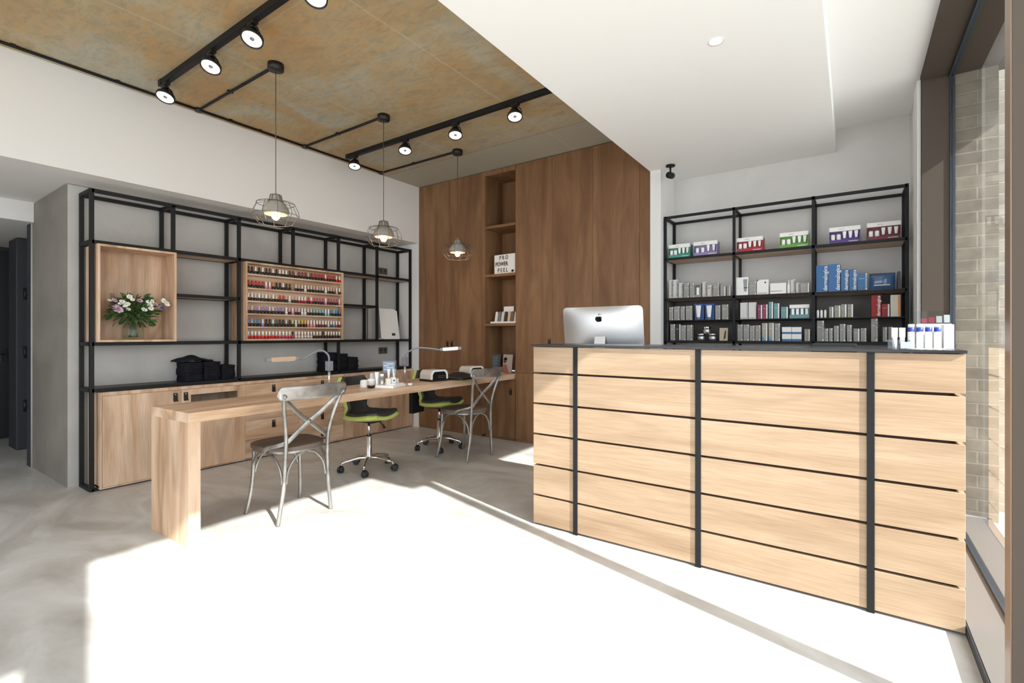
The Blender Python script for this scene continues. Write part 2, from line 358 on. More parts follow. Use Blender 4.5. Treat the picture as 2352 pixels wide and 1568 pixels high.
struct('baseboard_right', B(0.366, YB, 0.0, 0.3715, 4.135, 0.043), dark)
t = thing('sun_blocker_slab', 'unseen flat grey slab outside, shaped to cut sun at the far window', 'canopy', (0.742, 2.9, 2.832))  # not a real canopy, added only to cut the sun
B(0, -1.3, 0, 0.494, 1.35, 0.06).build('slab', taupe, t)  # unseen slab, sized to trim the sun patch on the floor
t = thing('sun_blocker_slab', 'unseen flat grey slab added outside to block sun beside the camera', 'canopy', (0.742, -1.4, 2.832))  # not a real canopy, added only to block the sun
B(0, -1.2, 0, 0.85, 0.985, 0.06).build('slab', taupe, t)  # unseen slab added to keep sun off the near left floor
# outside
struct('pavement', B(0.701, -14, -0.2, 14, 9, 0.02), mat('pale_paving', srgb(178, 174, 168), 0.8))
struct('pavement_front', B(-14, -14, -0.2, 0.70, YB - 0.26, -0.05), mat('pale_paving', srgb(178, 174, 168), 0.8))
tag(B(0.71, 4.17, 0.02, 0.74, 4.6, 3.3).build('brick_return', brick), 'narrow grey brick return standing just outside the glass', 'brickwork')
tag(B(0.5315, 4.165, 0.046, 0.709, 4.55, 3.6).build('brick_pier', brick), 'shaded grey brick pier seen through the window glass', 'brickwork')
tag(B(0.745, 4.45, 0.02, 3.4, 4.75, 5.2).build('brick_wall', brickl), 'sunlit pale brick wall further out beyond the window', 'wall')

# ---------------------------------------------------------------- left shelving frame
XF, XB = -4.685, -4.92
PY = [1.206 + 0.5368 * k for k in range(7)]
ZL = [0.012, 0.758, 1.108, 1.512, 1.878, 2.262]
r = 0.0135
sh = thing('shelving_frame', 'long black steel shelving frame standing along the grey left wall', 'shelving', (0, 0, 0))
def post(x, y, z0, z1): B(x - r, y - r, z0, x + r, y + r, z1).build('post', black, sh, bev=0.001)
for x in (XF, XB):
    post(x, PY[0], 0, ZL[5] + r); post(x, PY[6], 0.758, ZL[5] + r)
    post(x, PY[1], 1.892, ZL[5]); post(x, PY[2], 0.758, ZL[5]); post(x, PY[3], 1.892, ZL[5])
    post(x, PY[4], 1.892, ZL[5]); post(x, PY[4], 0.758, 1.10); post(x, PY[5], 1.108, ZL[5])
for x in (XF, XB):
    for z in (ZL[1], ZL[2], ZL[4], ZL[5]): B(x - r, PY[0], z - r, x + r, PY[6], z + r).build('rail', black, sh)
    for a, b in ((1.7495, PY[2]), (3.3805, PY[5])): B(x - r, a, ZL[3] - r, x + r, b, ZL[3] + r).build('rail', black, sh)
for k, z in [(0, ZL[0]), (0, ZL[1]), (0, ZL[2]), (0, ZL[4])] + [(i, ZL[5]) for i in range(7)] + [(2, ZL[4]), (5, ZL[4]), (6, ZL[4]), (2, ZL[3]), (5, ZL[3]), (6, ZL[2]), (6, ZL[1]), (4, ZL[1]), (2, ZL[1])]:
    B(XB, PY[k] - r, z - r, XF, PY[k] + r, z + r).build('cross_rail', black, sh)
B(XF - r, PY[0], 0.0, XF + r, PY[0] + 0.06, 0.02).build('rail', black, sh)
B(XB + r, PY[0] + r, 0.762, XF - r, PY[6] - r, 0.7715).build('steel_shelf', mat('black_steel_sheet', srgb(36, 37, 40), 0.4), sh)
for a, b in ((1, 2), (4, 6)):
    B(XB + r, PY[a] + r, ZL[4] - 0.012, XF - r, PY[b] - r, ZL[4] + 0.012).build('shelf', oakY, sh)
for a, b in ((1, 2), (4, 5)): B(XB + r, PY[a] + r + (0.012 if a == 4 else 0), ZL[3] - 0.008, XF - r, PY[b] - r, ZL[3] + 0.008).build('shelf', oakY, sh)
B(XB + r, PY[4] + r, ZL[2] - 0.008, XF - r, PY[6] - r, ZL[2] + 0.008).build('shelf', oakY, sh)

# open oak display box with the bouquet
def open_box(name, label, cat, y0, y1, z0, z1, x0, x1, th=0.016):
    t = thing(name, label, cat, (0, 0, 0))
    g = G().box(x0, y0, z0, x1, y0 + th, z1).box(x0, y1 - th, z0, x1, y1, z1).box(x0, y0 + th, z0, x1, y1 - th, z0 + th).box(x0, y0 + th, z1 - th, x1, y1 - th, z1)
    g.build('frame', oakZ, t, bev=0.0008)
    return t
t = open_box('display_box', 'open oak display box holding the bouquet at left of shelving', 'box', 1.228, 1.749, 1.1225, 1.863, -4.905, -4.63)
B(-4.905, 1.244, 1.138, -4.893, 1.733, 1.847).build('back_panel', oakZ, t)
rk = open_box('polish_rack', 'oak wall rack with six shelves of nail polish', 'rack', 2.317, 3.38, 1.1225, 1.863, -4.905, -4.63)
B(-4.72, 2.333, 1.138, -4.71, 3.364, 1.847).build('back_panel', oakY, rk)
RZ = [1.753, 1.621, 1.500, 1.380, 1.257, 1.139]
for z in RZ[:5]: B(-4.71, 2.333, z - 0.015, -4.632, 3.364, z).build('shelf', oakY, rk)
# nail polish bottles
CC = dict(k=(30, 30, 32), w=(236, 236, 232), b=(46, 40, 96), p=(110, 48, 66), n=(214, 178, 158), r=(198, 36, 40), m=(188, 60, 92), o=(222, 120, 70), l=(208, 204, 202),
          q=(224, 150, 176), v=(140, 128, 200), u=(196, 130, 196), t=(130, 196, 204), s=(70, 140, 200), g=(30, 100, 96), e=(184, 206, 160), y=(226, 180, 50), c=(170, 20, 50))
CN = dict(k='black', w='white', b='dark blue', p='plum', n='nude', r='red', m='rose', o='orange', l='pale grey', q='pink', v='lilac', u='mauve', t='aqua', s='blue', g='teal', e='pale green', y='yellow', c='crimson')
CM = {k: mat('polish_' + CN[k].replace(' ', '_'), srgb(*v), 0.28) for k, v in CC.items()}
ROWS = [("kkwkwkbwkwwwkpnpppnprmrrwrrrww", {28: 'r', 29: 'r', 24: 'c'}),
        ("rrrrrwwokkwkk_lnlwllnlnlwlnnww", {5: 'q', 6: 'q', 17: 'w', 24: 'w', 28: 'n'}),
        ("wwlwlwnwnrrnwnnwwwrwmmmmwmmmmw", {15: 'c', 16: 'c', 17: 'c', 19: 'c', 24: 'q', 29: 'q', 12: 'l'}),
        ("qlvqvvllvvuwqwqlwwlltttt" + "wwstss", {11: 'w', 13: 'q', 16: 'w', 17: 'w', 24: 't', 25: 't'}),
        ("vtsswkkwgkklkewe" + "yywwwwwwwwwwww", {4: 'v', 7: 'g', 14: 'e', 18: 'o', 19: 'q', 20: 'q', 21: 'p', 22: 'p', 23: 'p', 24: 'p', 25: 'e', 26: 'g', 27: 's', 28: 'r', 29: 'b'}),
        ("w" * 13 + "k" + "w" * 9 + "k" + "w" * 6, {**{i: 'r' for i in range(9)}, **{i: 'm' for i in range(9, 14)}, **{i: 'l' for i in range(14, 20)}})]
RN = ['top', 'second', 'third', 'fourth', 'fifth', 'bottom']
def ordn(n): return '%d%s' % (n, 'th' if 10 <= n % 100 <= 20 else {1: 'st', 2: 'nd', 3: 'rd'}.get(n % 10, 'th'))
body_g = G().lathe([(0.006, 0), (0.0125, 0.001), (0.014, 0.004), (0.014, 0.024), (0.011, 0.029), (0.006, 0.031)], seg=12)
cap_g = G().lathe([(0.0078, 0.031), (0.0082, 0.032), (0.0068, 0.070), (0.005, 0.072)], seg=10)
capw_g = G().lathe([(0.0048, 0.031), (0.0055, 0.034), (0.0062, 0.05), (0.0095, 0.058), (0.0085, 0.070), (0.005, 0.073)], seg=10)
band_g = G().lathe([(0.0143, 0.009), (0.0143, 0.013)], seg=12)
PB = {}
for ri, (caps, bods) in enumerate(ROWS):
    for i, c in enumerate(caps):
        if c == '_': continue
        bc = bods.get(i, 'k'); key = (c, bc, ri == 5)
        y = 2.356 + i * 0.03425
        lab = 'nail polish bottle with %s cap and %s body, %s from left on %s row' % (CN[c], CN[bc], ordn(i + 1), RN[ri])
        if key not in PB:
            o = body_g.build('nail_polish_bottle', CM[bc])
            (capw_g if ri == 5 else cap_g).build('cap', CM[c], o)
            if bc != 'k': band_g.build('label_band', CM['k'], o)
            PB[key] = o
        else: o = dup(PB[key])
        o.location = (-4.662 + random.uniform(-0.003, 0.003), y, RZ[ri]); tag(o, lab, 'nail polish', 'nail polish bottles on the ' + RN[ri] + ' rack shelf')

# ---------------------------------------------------------------- low oak cabinets
CX0 = -4.64
CAB = [(1.243, 1.789, 'door'), (1.789, 2.318, 'slot'), (2.318, 2.856, 'drawers'), (2.856, 3.388, 'drawers'), (3.388, 4.43, 'doors')]
CLAB = ['low oak cupboard with plain door at the left end under shelving', 'low oak cupboard with a glazed slot near the door top', 'oak drawer unit beside the slotted cupboard',
        'oak drawer unit in the middle behind the near stool', 'low oak cupboard at the far end by the corner']
def pull(parent, x, y, z, axis='x'):
    g = G(); g.prism([(-0.015, 0.0), (0.015, 0.0), (0.017, -0.055), (0.021, -0.070), (-0.014, -0.070), (-0.016, -0.055)], 0.006, 'YZ')
    p = g.build('pull', leather, parent, (x, y, z), (0, 0, 0), bev=0.001)
    if axis == 'y': p.rotation_euler = (0, 0, -PI / 2)
    q = G().cyl((0.004, 0, -0.012), (0.009, 0, -0.012), 0.0055, 12).build('stud', brass, p)
    return p
for (y0, y1, kd), lab in zip(CAB, CLAB):
    t = thing('low_cabinet', lab, 'cabinet', (CX0, (y0 + y1) / 2, 0)); h = (y1 - y0) / 2
    c = G().box(-0.27, -h, 0.022, -0.018, h, 0.036).box(-0.27, -h, 0.036, -0.26, h, 0.715)
    c.box(-0.27, -h, 0.715, 0, h, 0.742).box(-0.27, -h, 0.012, 0, h, 0.022)
    e = 0.016 if y0 < 1.3 else 0.0
    c.box(-0.26, -h, 0.022, (0.0 if e else -0.018), -h + 0.014, 0.715).box(-0.26, h - 0.014, 0.036, (0.0 if y1 > 4.4 else -0.018), h, 0.715)
    c.build('carcass', oakZ, t, bev=0.0006)
    B(-0.26, -h + 0.01, 0, -0.03, h - 0.01, 0.012).build('plinth', dark, t)
    a = -h + (0.016 if y0 < 1.3 else 0.001); b = h - (0.016 if y1 > 4.4 else 0.001)
    if kd == 'door':
        d = B(-0.018, a, 0.024, 0, b, 0.713).build('door', oakZ, t, bev=0.0006); pull(d, 0.0, b - 0.045, 0.69)
    elif kd == 'slot':
        d = G().box(-0.018, a, 0.024, 0, b, 0.575).box(-0.018, a, 0.665, 0, b, 0.713).box(-0.018, a, 0.575, 0, a + 0.07, 0.665).box(-0.018, b - 0.07, 0.575, 0, b, 0.665)
        d = d.build('door', oakZ, t); pull(d, 0.0, a + 0.03, 0.69)
        B(-0.012, a + 0.07, 0.575, -0.009, b - 0.07, 0.665).build('pane', acryl, d)
    elif kd == 'drawers':
        zs = [0.713, 0.536, 0.369, 0.190, 0.024]
        for k in range(4):
            d = B(-0.018, a, zs[k + 1] + 0.001, 0, b, zs[k] - 0.001).build('drawer', oakY, t, bev=0.0006)
            pull(d, 0.0, 0.0, zs[k] - 0.022)
    else:
        n = 3; ww = (b - a) / n
        for k in range(n):
            d = B(-0.018, a + k * ww + 0.001, 0.024, 0, a + (k + 1) * ww - 0.001, 0.713).build('door', oakZ, t, bev=0.0006)

# towels
def towel_geo(wy, dx, h):
    g = G()
    for k in range(2):
        z0 = k * h / 2; z1 = z0 + h / 2
        prof = []
        for i in range(9):
            a = -PI / 2 + PI * i / 8; prof.append((dx / 2 + math.cos(a) * h * 0.34 - 0.008, (z0 + z1) / 2 + math.sin(a) * h * 0.25))
        poly = [(-dx / 2, z0)] + prof + [(-dx / 2, z1)]
        n = len(poly); m = 7; vs = []
        for j in range(m):
            yy = -wy / 2 + wy * j / (m - 1); e = 0.96 if j in (0, m - 1) else 1
            for (px, pz) in poly: vs.append((px + random.uniform(-.002, .002), yy, z0 + (pz - z0) * e + random.uniform(-.0012, .0012)))
        fs = [(j * n + i, j * n + (i + 1) % n, (j + 1) * n + (i + 1) % n, (j + 1) * n + i) for j in range(m - 1) for i in range(n)]
        fs += [tuple(range(n))[::-1], tuple((m - 1) * n + i for i in range(n))]
        g.add(vs, fs, True)
    return g
def towel_stack(y0, y1, ztop, where, messy=False):
    n = max(3, round((ztop - 0.772) / 0.028)); h = (ztop - 0.772) / n
    for k in range(n):
        wy = y1 - y0 - 0.004 - random.uniform(0, 0.014)
        ob = towel_geo(wy, 0.195, h * 1.0).build('folded_towel', towelm, None, (-4.80 + random.uniform(-.012, .006), (y0 + y1) / 2 + random.uniform(-.002, .002), 0.772 + k * h), (0, 0, random.uniform(-.02, .02)))
        pos = 'topmost' if k == n - 1 else 'lowest' if k == 0 else ordn(k + 1) + ' from the bottom'
        tag(ob, 'folded black towel, %s in the %s' % (pos, where), 'towel', 'black towels folded on the steel shelf')
towel_stack(1.845, 1.985, 0.935, 'leftmost towel stack')
towel_stack(1.990, 2.130, 0.937, 'second towel stack from left')
towel_stack(2.135, 2.262, 0.900, 'third towel stack from left')
towel_stack(3.225, 3.345, 0.982, 'fourth towel stack from left')
towel_stack(3.362, 3.495, 0.962, 'fifth towel stack from left')
towel_stack(3.500, 3.640, 0.920, 'rightmost towel stack')
def crumple(u, v):
    x = (u - 0.5) * 0.2; y = (v - 0.5) * 0.25
    zz = 0.045 * math.exp(-((u - 0.5) ** 2) * 3) * max(0, math.sin(PI * min(1, v * 1.15))) + 0.004 * math.sin(9 * u + 7 * v)
    return (x, y, zz)
tag(G().grid(crumple, 12, 12).build('crumpled_towel', towelm, None, (-4.80, 1.935, 0.945), (0, 0, 0.1), solid=0.014), 'loose black towel draped on top of the left towel stacks', 'towel')

# vase with bouquet
VX, VY, VZ = -4.77, 1.492, 1.139
vs = G().lathe([(0.002, 0.006), (0.062, 0.006), (0.070, 0.012), (0.074, 0.04), (0.072, 0.10), (0.058, 0.135), (0.046, 0.155), (0.045, 0.17), (0.052, 0.20), (0.049, 0.20), (0.042, 0.17), (0.043, 0.155), (0.054, 0.132), (0.068, 0.10), (0.070, 0.04), (0.064, 0.014), (0.002, 0.012)], seg=32, close=False)
v = vs.build('glass_vase', vaseg, None, (VX, VY, VZ - 0.005)); tag(v, 'clear glass vase standing in the open oak display box', 'vase')
leafm = mottled('leaf_green', [(0.3, srgb(38, 66, 34)), (0.5, srgb(62, 92, 48)), (0.75, srgb(104, 128, 66))], nscale=18, rough=0.5)
leafg = mat('eucalyptus_grey', srgb(106, 118, 118), 0.6)
wfl = mat('white_petal', srgb(238, 238, 228), 0.6); pfl = mat('pink_petal', srgb(208, 178, 192), 0.6); vfl = mat('violet_petal', srgb(142, 124, 154), 0.6); stemm = mat('stem_green', srgb(70, 92, 52), 0.6)
bq = thing('bouquet', 'mixed bouquet of white and pink flowers with green leaves in vase', 'flowers', (VX, VY, VZ + 0.19))
def leaf(g, p, d, L_, W):
    d = Vector(d).normalized(); sd_ = d.cross(Vector((random.uniform(-1, 1), random.uniform(-1, 1), 0.6))).normalized(); up = sd_.cross(d)
    vsx = []; m = 5
    for i in range(m + 1):
        t_ = i / m; wv = W * math.sin(PI * min(0.98, t_ * 0.93 + 0.05)) * 0.5; c = Vector(p) + d * L_ * t_ - up * 0.25 * L_ * t_ * t_
        vsx += [c - sd_ * wv + up * wv * 0.3, c, c + sd_ * wv + up * wv * 0.3]
    fs = []
    for i in range(m):
        for k in (0, 1): fs.append((i * 3 + k, i * 3 + k + 1, i * 3 + k + 4, i * 3 + k + 3))
    g.add(vsx, fs, True)
gl = G(); gs = G()
for i in range(26):
    a = random.uniform(0, 2 * PI); rr_ = random.uniform(0.06, 0.17); tip = (math.cos(a) * rr_ * 0.55 + 0.02, math.sin(a) * rr_ * 1.15, random.uniform(0.02, 0.17) - 0.3 * rr_ * 0.4)
    gs.tube(bez([(math.cos(a + 2) * 0.03, math.sin(a + 2) * 0.03, -0.17), (0, 0, -0.03), tip], 5), 0.0018, 5)
for i in range(330):
    a = random.uniform(0, 2 * PI); q = random.random() ** 0.6; el = random.uniform(-0.85, 1.2)
    R_ = 0.13 * q; p = (math.cos(a) * math.cos(el) * R_ * 0.6 + 0.015, math.sin(a) * math.cos(el) * R_ * 1.2, math.sin(el) * R_ * 1.05 + 0.03)
    leaf(gl, p, (math.cos(a) * 0.6, math.sin(a), math.sin(el) + random.uniform(-.3, .4)), random.uniform(0.03, 0.065), random.uniform(0.016, 0.032))
gl.build('foliage', leafm, bq)['kind'] = 'stuff'
gs.build('stems', stemm, bq)
ge = G()
for (y, z0) in ((-0.145, 0.06), (-0.115, 0.03), (0.095, 0.05)):
    for k in range(26):
        zz = z0 + k * 0.0042; leaf(ge, (0.03, y + 0.004 * math.sin(k), zz), (math.cos(k * 2.4), math.sin(k * 2.4), 0.7), 0.022, 0.008)
ge.build('sprigs', leafg, bq)
def bloom(y, z, x, R_, m_, n=9, name='bloom'):
    g = G()
    for ring, (cnt, sc_, tilt) in enumerate(((n, 1.0, 0.35), (n - 2, 0.75, 0.9), (4, 0.5, 1.6))):
        for k in range(cnt):
            a = 2 * PI * k / cnt + ring * 0.5
            d = Vector((math.cos(a), math.sin(a), tilt)); leaf(g, (0, 0, 0), d, R_ * sc_, R_ * 0.95 * sc_)
    g.build(name, m_, bq, (x, y, z), (random.uniform(-.3, .3), 0.9 + random.uniform(-.3, .3), 0))
for (px_, py_, R_, m_, nm) in [(440, 655, 0.030, pfl, 'pink_bloom'), (375, 420, 0.016, pfl, 'pink_bloom'), (940, 395, 0.018, pfl, 'pink_bloom'), (1310, 490, 0.016, pfl, 'pink_bloom'), (1480, 570, 0.022, vfl, 'violet_bloom'),
    (710, 290, 0.016, wfl, 'white_bloom'), (775, 375, 0.012, wfl, 'white_bloom'), (550, 440, 0.018, wfl, 'white_bloom'), (640, 510, 0.020, wfl, 'white_bloom'), (600, 560, 0.015, wfl, 'white_bloom'), (670, 650, 0.014, wfl, 'white_bloom'), (505, 490, 0.014, wfl, 'white_bloom'),
    (1160, 420, 0.016, wfl, 'white_bloom'), (1235, 395, 0.014, wfl, 'white_bloom'), (1180, 520, 0.018, wfl, 'white_bloom'), (1210, 600, 0.018, wfl, 'white_bloom'), (1050, 645, 0.017, wfl, 'white_bloom'),
    (1520, 365, 0.018, wfl, 'white_bloom'), (1610, 445, 0.019, wfl, 'white_bloom'), (265, 420, 0.012, wfl, 'white_bloom')]:
    yy = (px_ - 890) * 0.000286; zz = (900 - py_) * 0.000277 - 0.02
    bloom(yy, zz + 0.0, 0.09, R_ * 1.35, m_, 9, nm)

# things on the far shelf bay
t = thing('display_folders', 'stack of white folders leaning in the far bay of black shelving', 'folders', (-4.80, 4.15, 1.122))
for k, (dx, dz) in enumerate(((0.0, 0.0), (0.012, 0.0), (0.024, 0.0))):
    B(-0.004, -0.135, 0.012, 0.004, 0.135, 0.385 - 0.01 * k).build('folder', whitec, t, (0.03 + dx, 0.012 * k, 0), (0, -0.10 - 0.03 * k, 0.12 - 0.05 * k), bev=0.002)
B(-0.02, -0.13, 0, 0.09, 0.12, 0.012).build('foot_tray', whitep, t)
B(0.0, 0.03, 0.045, 0.003, 0.085, 0.075).build('label_plate', dark, t, (0.060, 0, 0), (0, -0.16, 0.02))
t = tag(G().box(-4.80, 3.83, 1.117, -4.79, 3.842, 1.49).box(-4.80, 3.83, 1.117, -4.79, 3.95, 1.127).build('bookend', bronze), 'slim dark L shaped stand beside the white folders', 'stand')
for (z, l) in ((1.995, 'bronze wall socket above the upper oak shelf at far right'), (0.975, 'bronze wall socket low on the wall beside the towels')):
    t = thing('wall_socket', l, 'socket', (-4.957, 4.21, z))
    B(0, -0.072, -0.042, 0.007, 0.072, 0.042).build('plate', bronze, t, bev=0.002)
    for s in (-1, 1):
        B(0.007, s * 0.032 - 0.020, -0.012, 0.0085, s * 0.032 + 0.020, 0.026).build('outlet', dark, t)
        B(0.007, s * 0.032 - 0.007, -0.034, 0.012, s * 0.032 + 0.007, -0.018).build('switch', dark, t)

# ---------------------------------------------------------------- manicure desk
dk = thing('manicure_desk', 'long oak waterfall desk running from near leg to the wardrobe wall', 'desk', (-3.0, 1.19, 0), math.radians(1.0))
B(-0.487, 0, 0.69, 0.0, 3.245, 0.746).build('desk_top', oakY, dk, bev=0.001)
B(-0.487, 0, 0, 0.0, 0.062, 0.69).build('desk_leg', oakZ, dk, bev=0.001)

# ---------------------------------------------------------------- oak wardrobe wall
WY = 4.445
def panel_unit(name, label, x0, x1, z0, z1, doors, handles=()):
    t = thing(name, label, 'wardrobe', ((x0 + x1) / 2, WY, 0))
    c = (x0 + x1) / 2
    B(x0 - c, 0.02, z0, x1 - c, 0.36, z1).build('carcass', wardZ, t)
    objs = []
    for (a, b, q0, q1) in doors:
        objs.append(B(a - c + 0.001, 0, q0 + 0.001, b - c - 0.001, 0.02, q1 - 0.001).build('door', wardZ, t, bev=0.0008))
    for (i, hx, hz) in handles: pull(objs[i], hx - c, 0.0, hz + 0.02, 'y')
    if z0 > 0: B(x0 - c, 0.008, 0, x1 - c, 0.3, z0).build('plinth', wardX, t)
    return t
HZ = 0.757
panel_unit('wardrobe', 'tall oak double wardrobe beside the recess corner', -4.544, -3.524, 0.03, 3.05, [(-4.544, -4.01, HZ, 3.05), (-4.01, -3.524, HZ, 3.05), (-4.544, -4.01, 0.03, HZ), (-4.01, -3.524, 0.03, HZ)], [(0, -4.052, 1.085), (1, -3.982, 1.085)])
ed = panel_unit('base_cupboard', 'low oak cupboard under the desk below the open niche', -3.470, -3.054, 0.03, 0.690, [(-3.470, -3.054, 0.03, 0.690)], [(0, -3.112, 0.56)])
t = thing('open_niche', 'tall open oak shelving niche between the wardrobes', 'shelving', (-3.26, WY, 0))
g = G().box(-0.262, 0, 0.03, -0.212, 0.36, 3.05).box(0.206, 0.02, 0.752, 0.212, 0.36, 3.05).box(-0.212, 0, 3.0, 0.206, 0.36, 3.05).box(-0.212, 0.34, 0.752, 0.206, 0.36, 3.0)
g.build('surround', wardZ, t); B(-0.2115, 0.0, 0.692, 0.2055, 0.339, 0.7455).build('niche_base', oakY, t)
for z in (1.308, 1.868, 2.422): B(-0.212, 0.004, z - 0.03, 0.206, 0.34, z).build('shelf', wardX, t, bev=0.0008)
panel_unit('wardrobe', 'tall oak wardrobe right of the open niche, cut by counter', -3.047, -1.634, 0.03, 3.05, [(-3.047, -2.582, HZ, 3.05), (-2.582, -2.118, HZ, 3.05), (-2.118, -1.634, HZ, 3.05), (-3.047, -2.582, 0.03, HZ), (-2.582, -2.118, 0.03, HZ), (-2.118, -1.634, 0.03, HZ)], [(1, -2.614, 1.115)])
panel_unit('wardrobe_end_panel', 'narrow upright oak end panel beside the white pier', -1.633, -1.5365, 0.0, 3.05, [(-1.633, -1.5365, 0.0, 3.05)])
# niche contents
t = thing('letter_board', 'white lightbox with black letters reading PRO POWER PEEL', 'sign', (-3.235, 4.50, 1.868))
B(-0.15, 0, 0.0, 0.15, 0.035, 0.222).build('panel', whitec, t, (0, 0, 0), (0, 0, -0.04), bev=0.002)
B(0.1505, 0.0, 0, 0.155, 0.035, 0.222).build('side', black, t, (0, 0, 0), (0, 0, -0.04))
ink = mat('black_ink', srgb(24, 24, 26), 0.5)
for s_, xx, zz in (('P R O', -0.01, 0.183), ('POWER', -0.04, 0.112), ('P E E L', -0.025, 0.042)):
    text_geo(s_, 0.066, ink, 'lettering', t, (xx, -0.003, zz), (PI / 2, 0, -0.04), xs=0.78)
G().prism([(0.018 * math.cos(a) + 0.115, 0.014 * math.sin(a) + 0.028) for a in [i * PI / 6 for i in range(12)]], 0.002, 'XZ', o=-0.008).build('emblem', ink, t)
t = thing('sample_tray', 'white tray of small packets on the niche shelf', 'tray', (-3.26, 4.49, 1.308))
B(-0.17, 0, 0, 0.2, 0.13, 0.02).build('tray', whitep, t, bev=0.002)
for k in range(7):
    c_ = [srgb(225, 220, 212), srgb(120, 118, 118), srgb(210, 204, 196), srgb(70, 52, 48), srgb(205, 185, 155), srgb(120, 90, 70), srgb(214, 208, 200)][k]
    x_ = -0.13 + k * 0.045
    G().prism([(x_ - 0.018, 0), (x_ + 0.018, 0), (x_ + 0.022, 0.09), (x_ + 0.016, 0.115), (x_ + 0.002, 0.12), (x_ - 0.012, 0.112)], 0.012, 'XZ').build('packet', mat('packet_%d' % k, c_, 0.5), t, (0, 0.05, 0.02), (-0.15, 0, 0))
B(-0.05, 0.1, 0.02, 0.09, 0.105, 0.195).build('backing_card', whitec, t)
def leaning(name, label, cat, x, w_, h_, m_, y=4.56):
    o = B(-w_ / 2, 0, 0, w_ / 2, 0.008, h_).build(name, m_, None, (x, y, 0.747), (-0.12, 0, 0)); return tag(o, label, cat)
o = leaning('card_holder', 'dark grey green notice card leaning in the niche above desk', 'card', -3.43, 0.155, 0.205, mat('slate_green', srgb(72, 84, 84), 0.4))
for k in range(7): B(-0.035 + 0.002 * (k % 3), -0.002, 0.05 + k * 0.02, 0.045 - 0.008 * (k % 2), 0, 0.055 + k * 0.02).build('text_line', mat('pale_print', srgb(150, 156, 156), 0.5), o)
o = leaning('photo_card', 'photo card of a dark haired woman leaning in the niche', 'card', -3.245, 0.13, 0.205, mat('pale_photo', srgb(176, 164, 158), 0.4))
G().prism([(-0.06, 0.0), (0.02, 0.0), (0.0, 0.06), (-0.015, 0.09), (-0.06, 0.09)], -0.0015, 'XZ').build('printed_figure', mat('printed_coral', srgb(168, 96, 84), 0.5), o)
G().lathe([(0.001, 0), (0.02, 0.001)], seg=16).build('printed_face', mat('printed_skin', srgb(190, 140, 118), 0.5), o, (-0.035, -0.0016, 0.125), (PI / 2, 0, 0))
G().lathe([(0.001, 0), (0.024, 0.001)], seg=16).build('printed_hair', mat('printed_hair', srgb(40, 28, 26), 0.5), o, (-0.032, -0.0006, 0.148), (PI / 2, 0, 0))
o = leaning('photo_card', 'dim brown photo card half hidden at the niche right side', 'card', -3.11, 0.11, 0.19, mat('brown_photo', srgb(110, 92, 80), 0.4), 4.60)

# ---------------------------------------------------------------- reception counter
CL, CR, CF = -1.63, 0.364, 2.576
ct = thing('reception_counter', 'oak plank reception counter with black bars in the foreground', 'counter', (0, 0, 0))
zs = [0.0] + [0.180 + 0.189 * k for k in range(5)] + [1.105]
for k in range(6):
    z0 = zs[k] + (0.012 if k else 0.012); z1 = zs[k + 1] - (0.0 if k < 5 else 0.002)
    B(CL, CF, z0, CR, CF + 0.024, z1).build('front_plank', plankX, ct, bev=0.0015)
    B(CL, CF + 0.0245, z0, CL + 0.024, 3.434, z1).build('side_plank', plankY, ct, bev=0.0015)
    B(CR - 0.024, CF + 0.0245, z0, CR, 4.00, z1).build('side_plank', plankY, ct, bev=0.0015)
core = mat('dark_brown_core', srgb(60, 36, 26), 0.7)
G().box(CL + 0.045, CF + 0.026, 0, CR - 0.045, CF + 0.05, 1.10).box(CL + 0.026, CF + 0.05, 0, CL + 0.05, 3.41, 1.10).box(CR - 0.05, CF + 0.05, 0, CR - 0.026, 3.98, 1.10).build('core', core, ct)
for bx in (-1.337, -0.641, 0.065): B(bx - 0.0135, CF - 0.007, 0.0, bx + 0.0135, CF + 0.002, 1.105).build('black_bar', black, ct, bev=0.001)
B(CL - 0.012, CF - 0.012, 1.106, CR + 0.004, 3.02, 1.118).build('counter_top', mat('black_steel_top', srgb(38, 38, 40), 0.3), ct, bev=0.001)
B(CL + 0.05, 3.021, 0.84, CR - 0.06, 3.40, 0.865).build('work_surface', plankX, ct)

# computer
im = thing('desktop_computer', 'silver all in one computer seen from behind on the counter', 'computer', (-1.445, 3.2, 0.866))
W_, H_ = 0.302, 0.50
def shell(u, v):
    x = (u - 0.5) * 2; z = (v - 0.5) * 2
    bul = 0.030 * max(0, (1 - abs(x) ** 3.2)) * max(0, (1 - abs(z) ** 3.2)) + 0.004
    rx = W_ * x; rz = (H_ - 0.0) / 2 * z
    # rounded corners
    c = 0.03; ax, az = abs(rx) - (W_ - c), abs(rz) - (H_ / 2 - c)
    if ax > 0 and az > 0:
        d_ = max(ax, az); l_ = math.hypot(ax, az) or 1; k_ = d_ / l_
        rx = math.copysign((W_ - c) + ax * k_, rx); rz = math.copysign((H_ / 2 - c) + az * k_, rz)
    return (rx, -bul, rz)
g = G().grid(shell, 40, 32)
b = g.build('rear_shell', alu, im, (0, 0.0, 0.262), (0.13, 0, 0)); SHL = b
B(-W_ + 0.008, 0.0, -H_ / 2 + 0.008, W_ - 0.008, 0.006, H_ / 2 - 0.008).build('screen', mat('screen_black', srgb(12, 12, 14), 0.15), im, (0, 0, 0.262), (0.13, 0, 0))
G().prism([(-0.045, 0.0), (0.045, 0.0), (0.04, 0.302), (-0.04, 0.302)], 0.008, 'XZ').build('stand', alu, im, (0.0, -0.100, 0.004), (-0.17, 0, 0), bev=0.001)
B(-0.105, -0.12, 0, 0.105, 0.09, 0.006).build('foot', alu, im, bev=0.002)
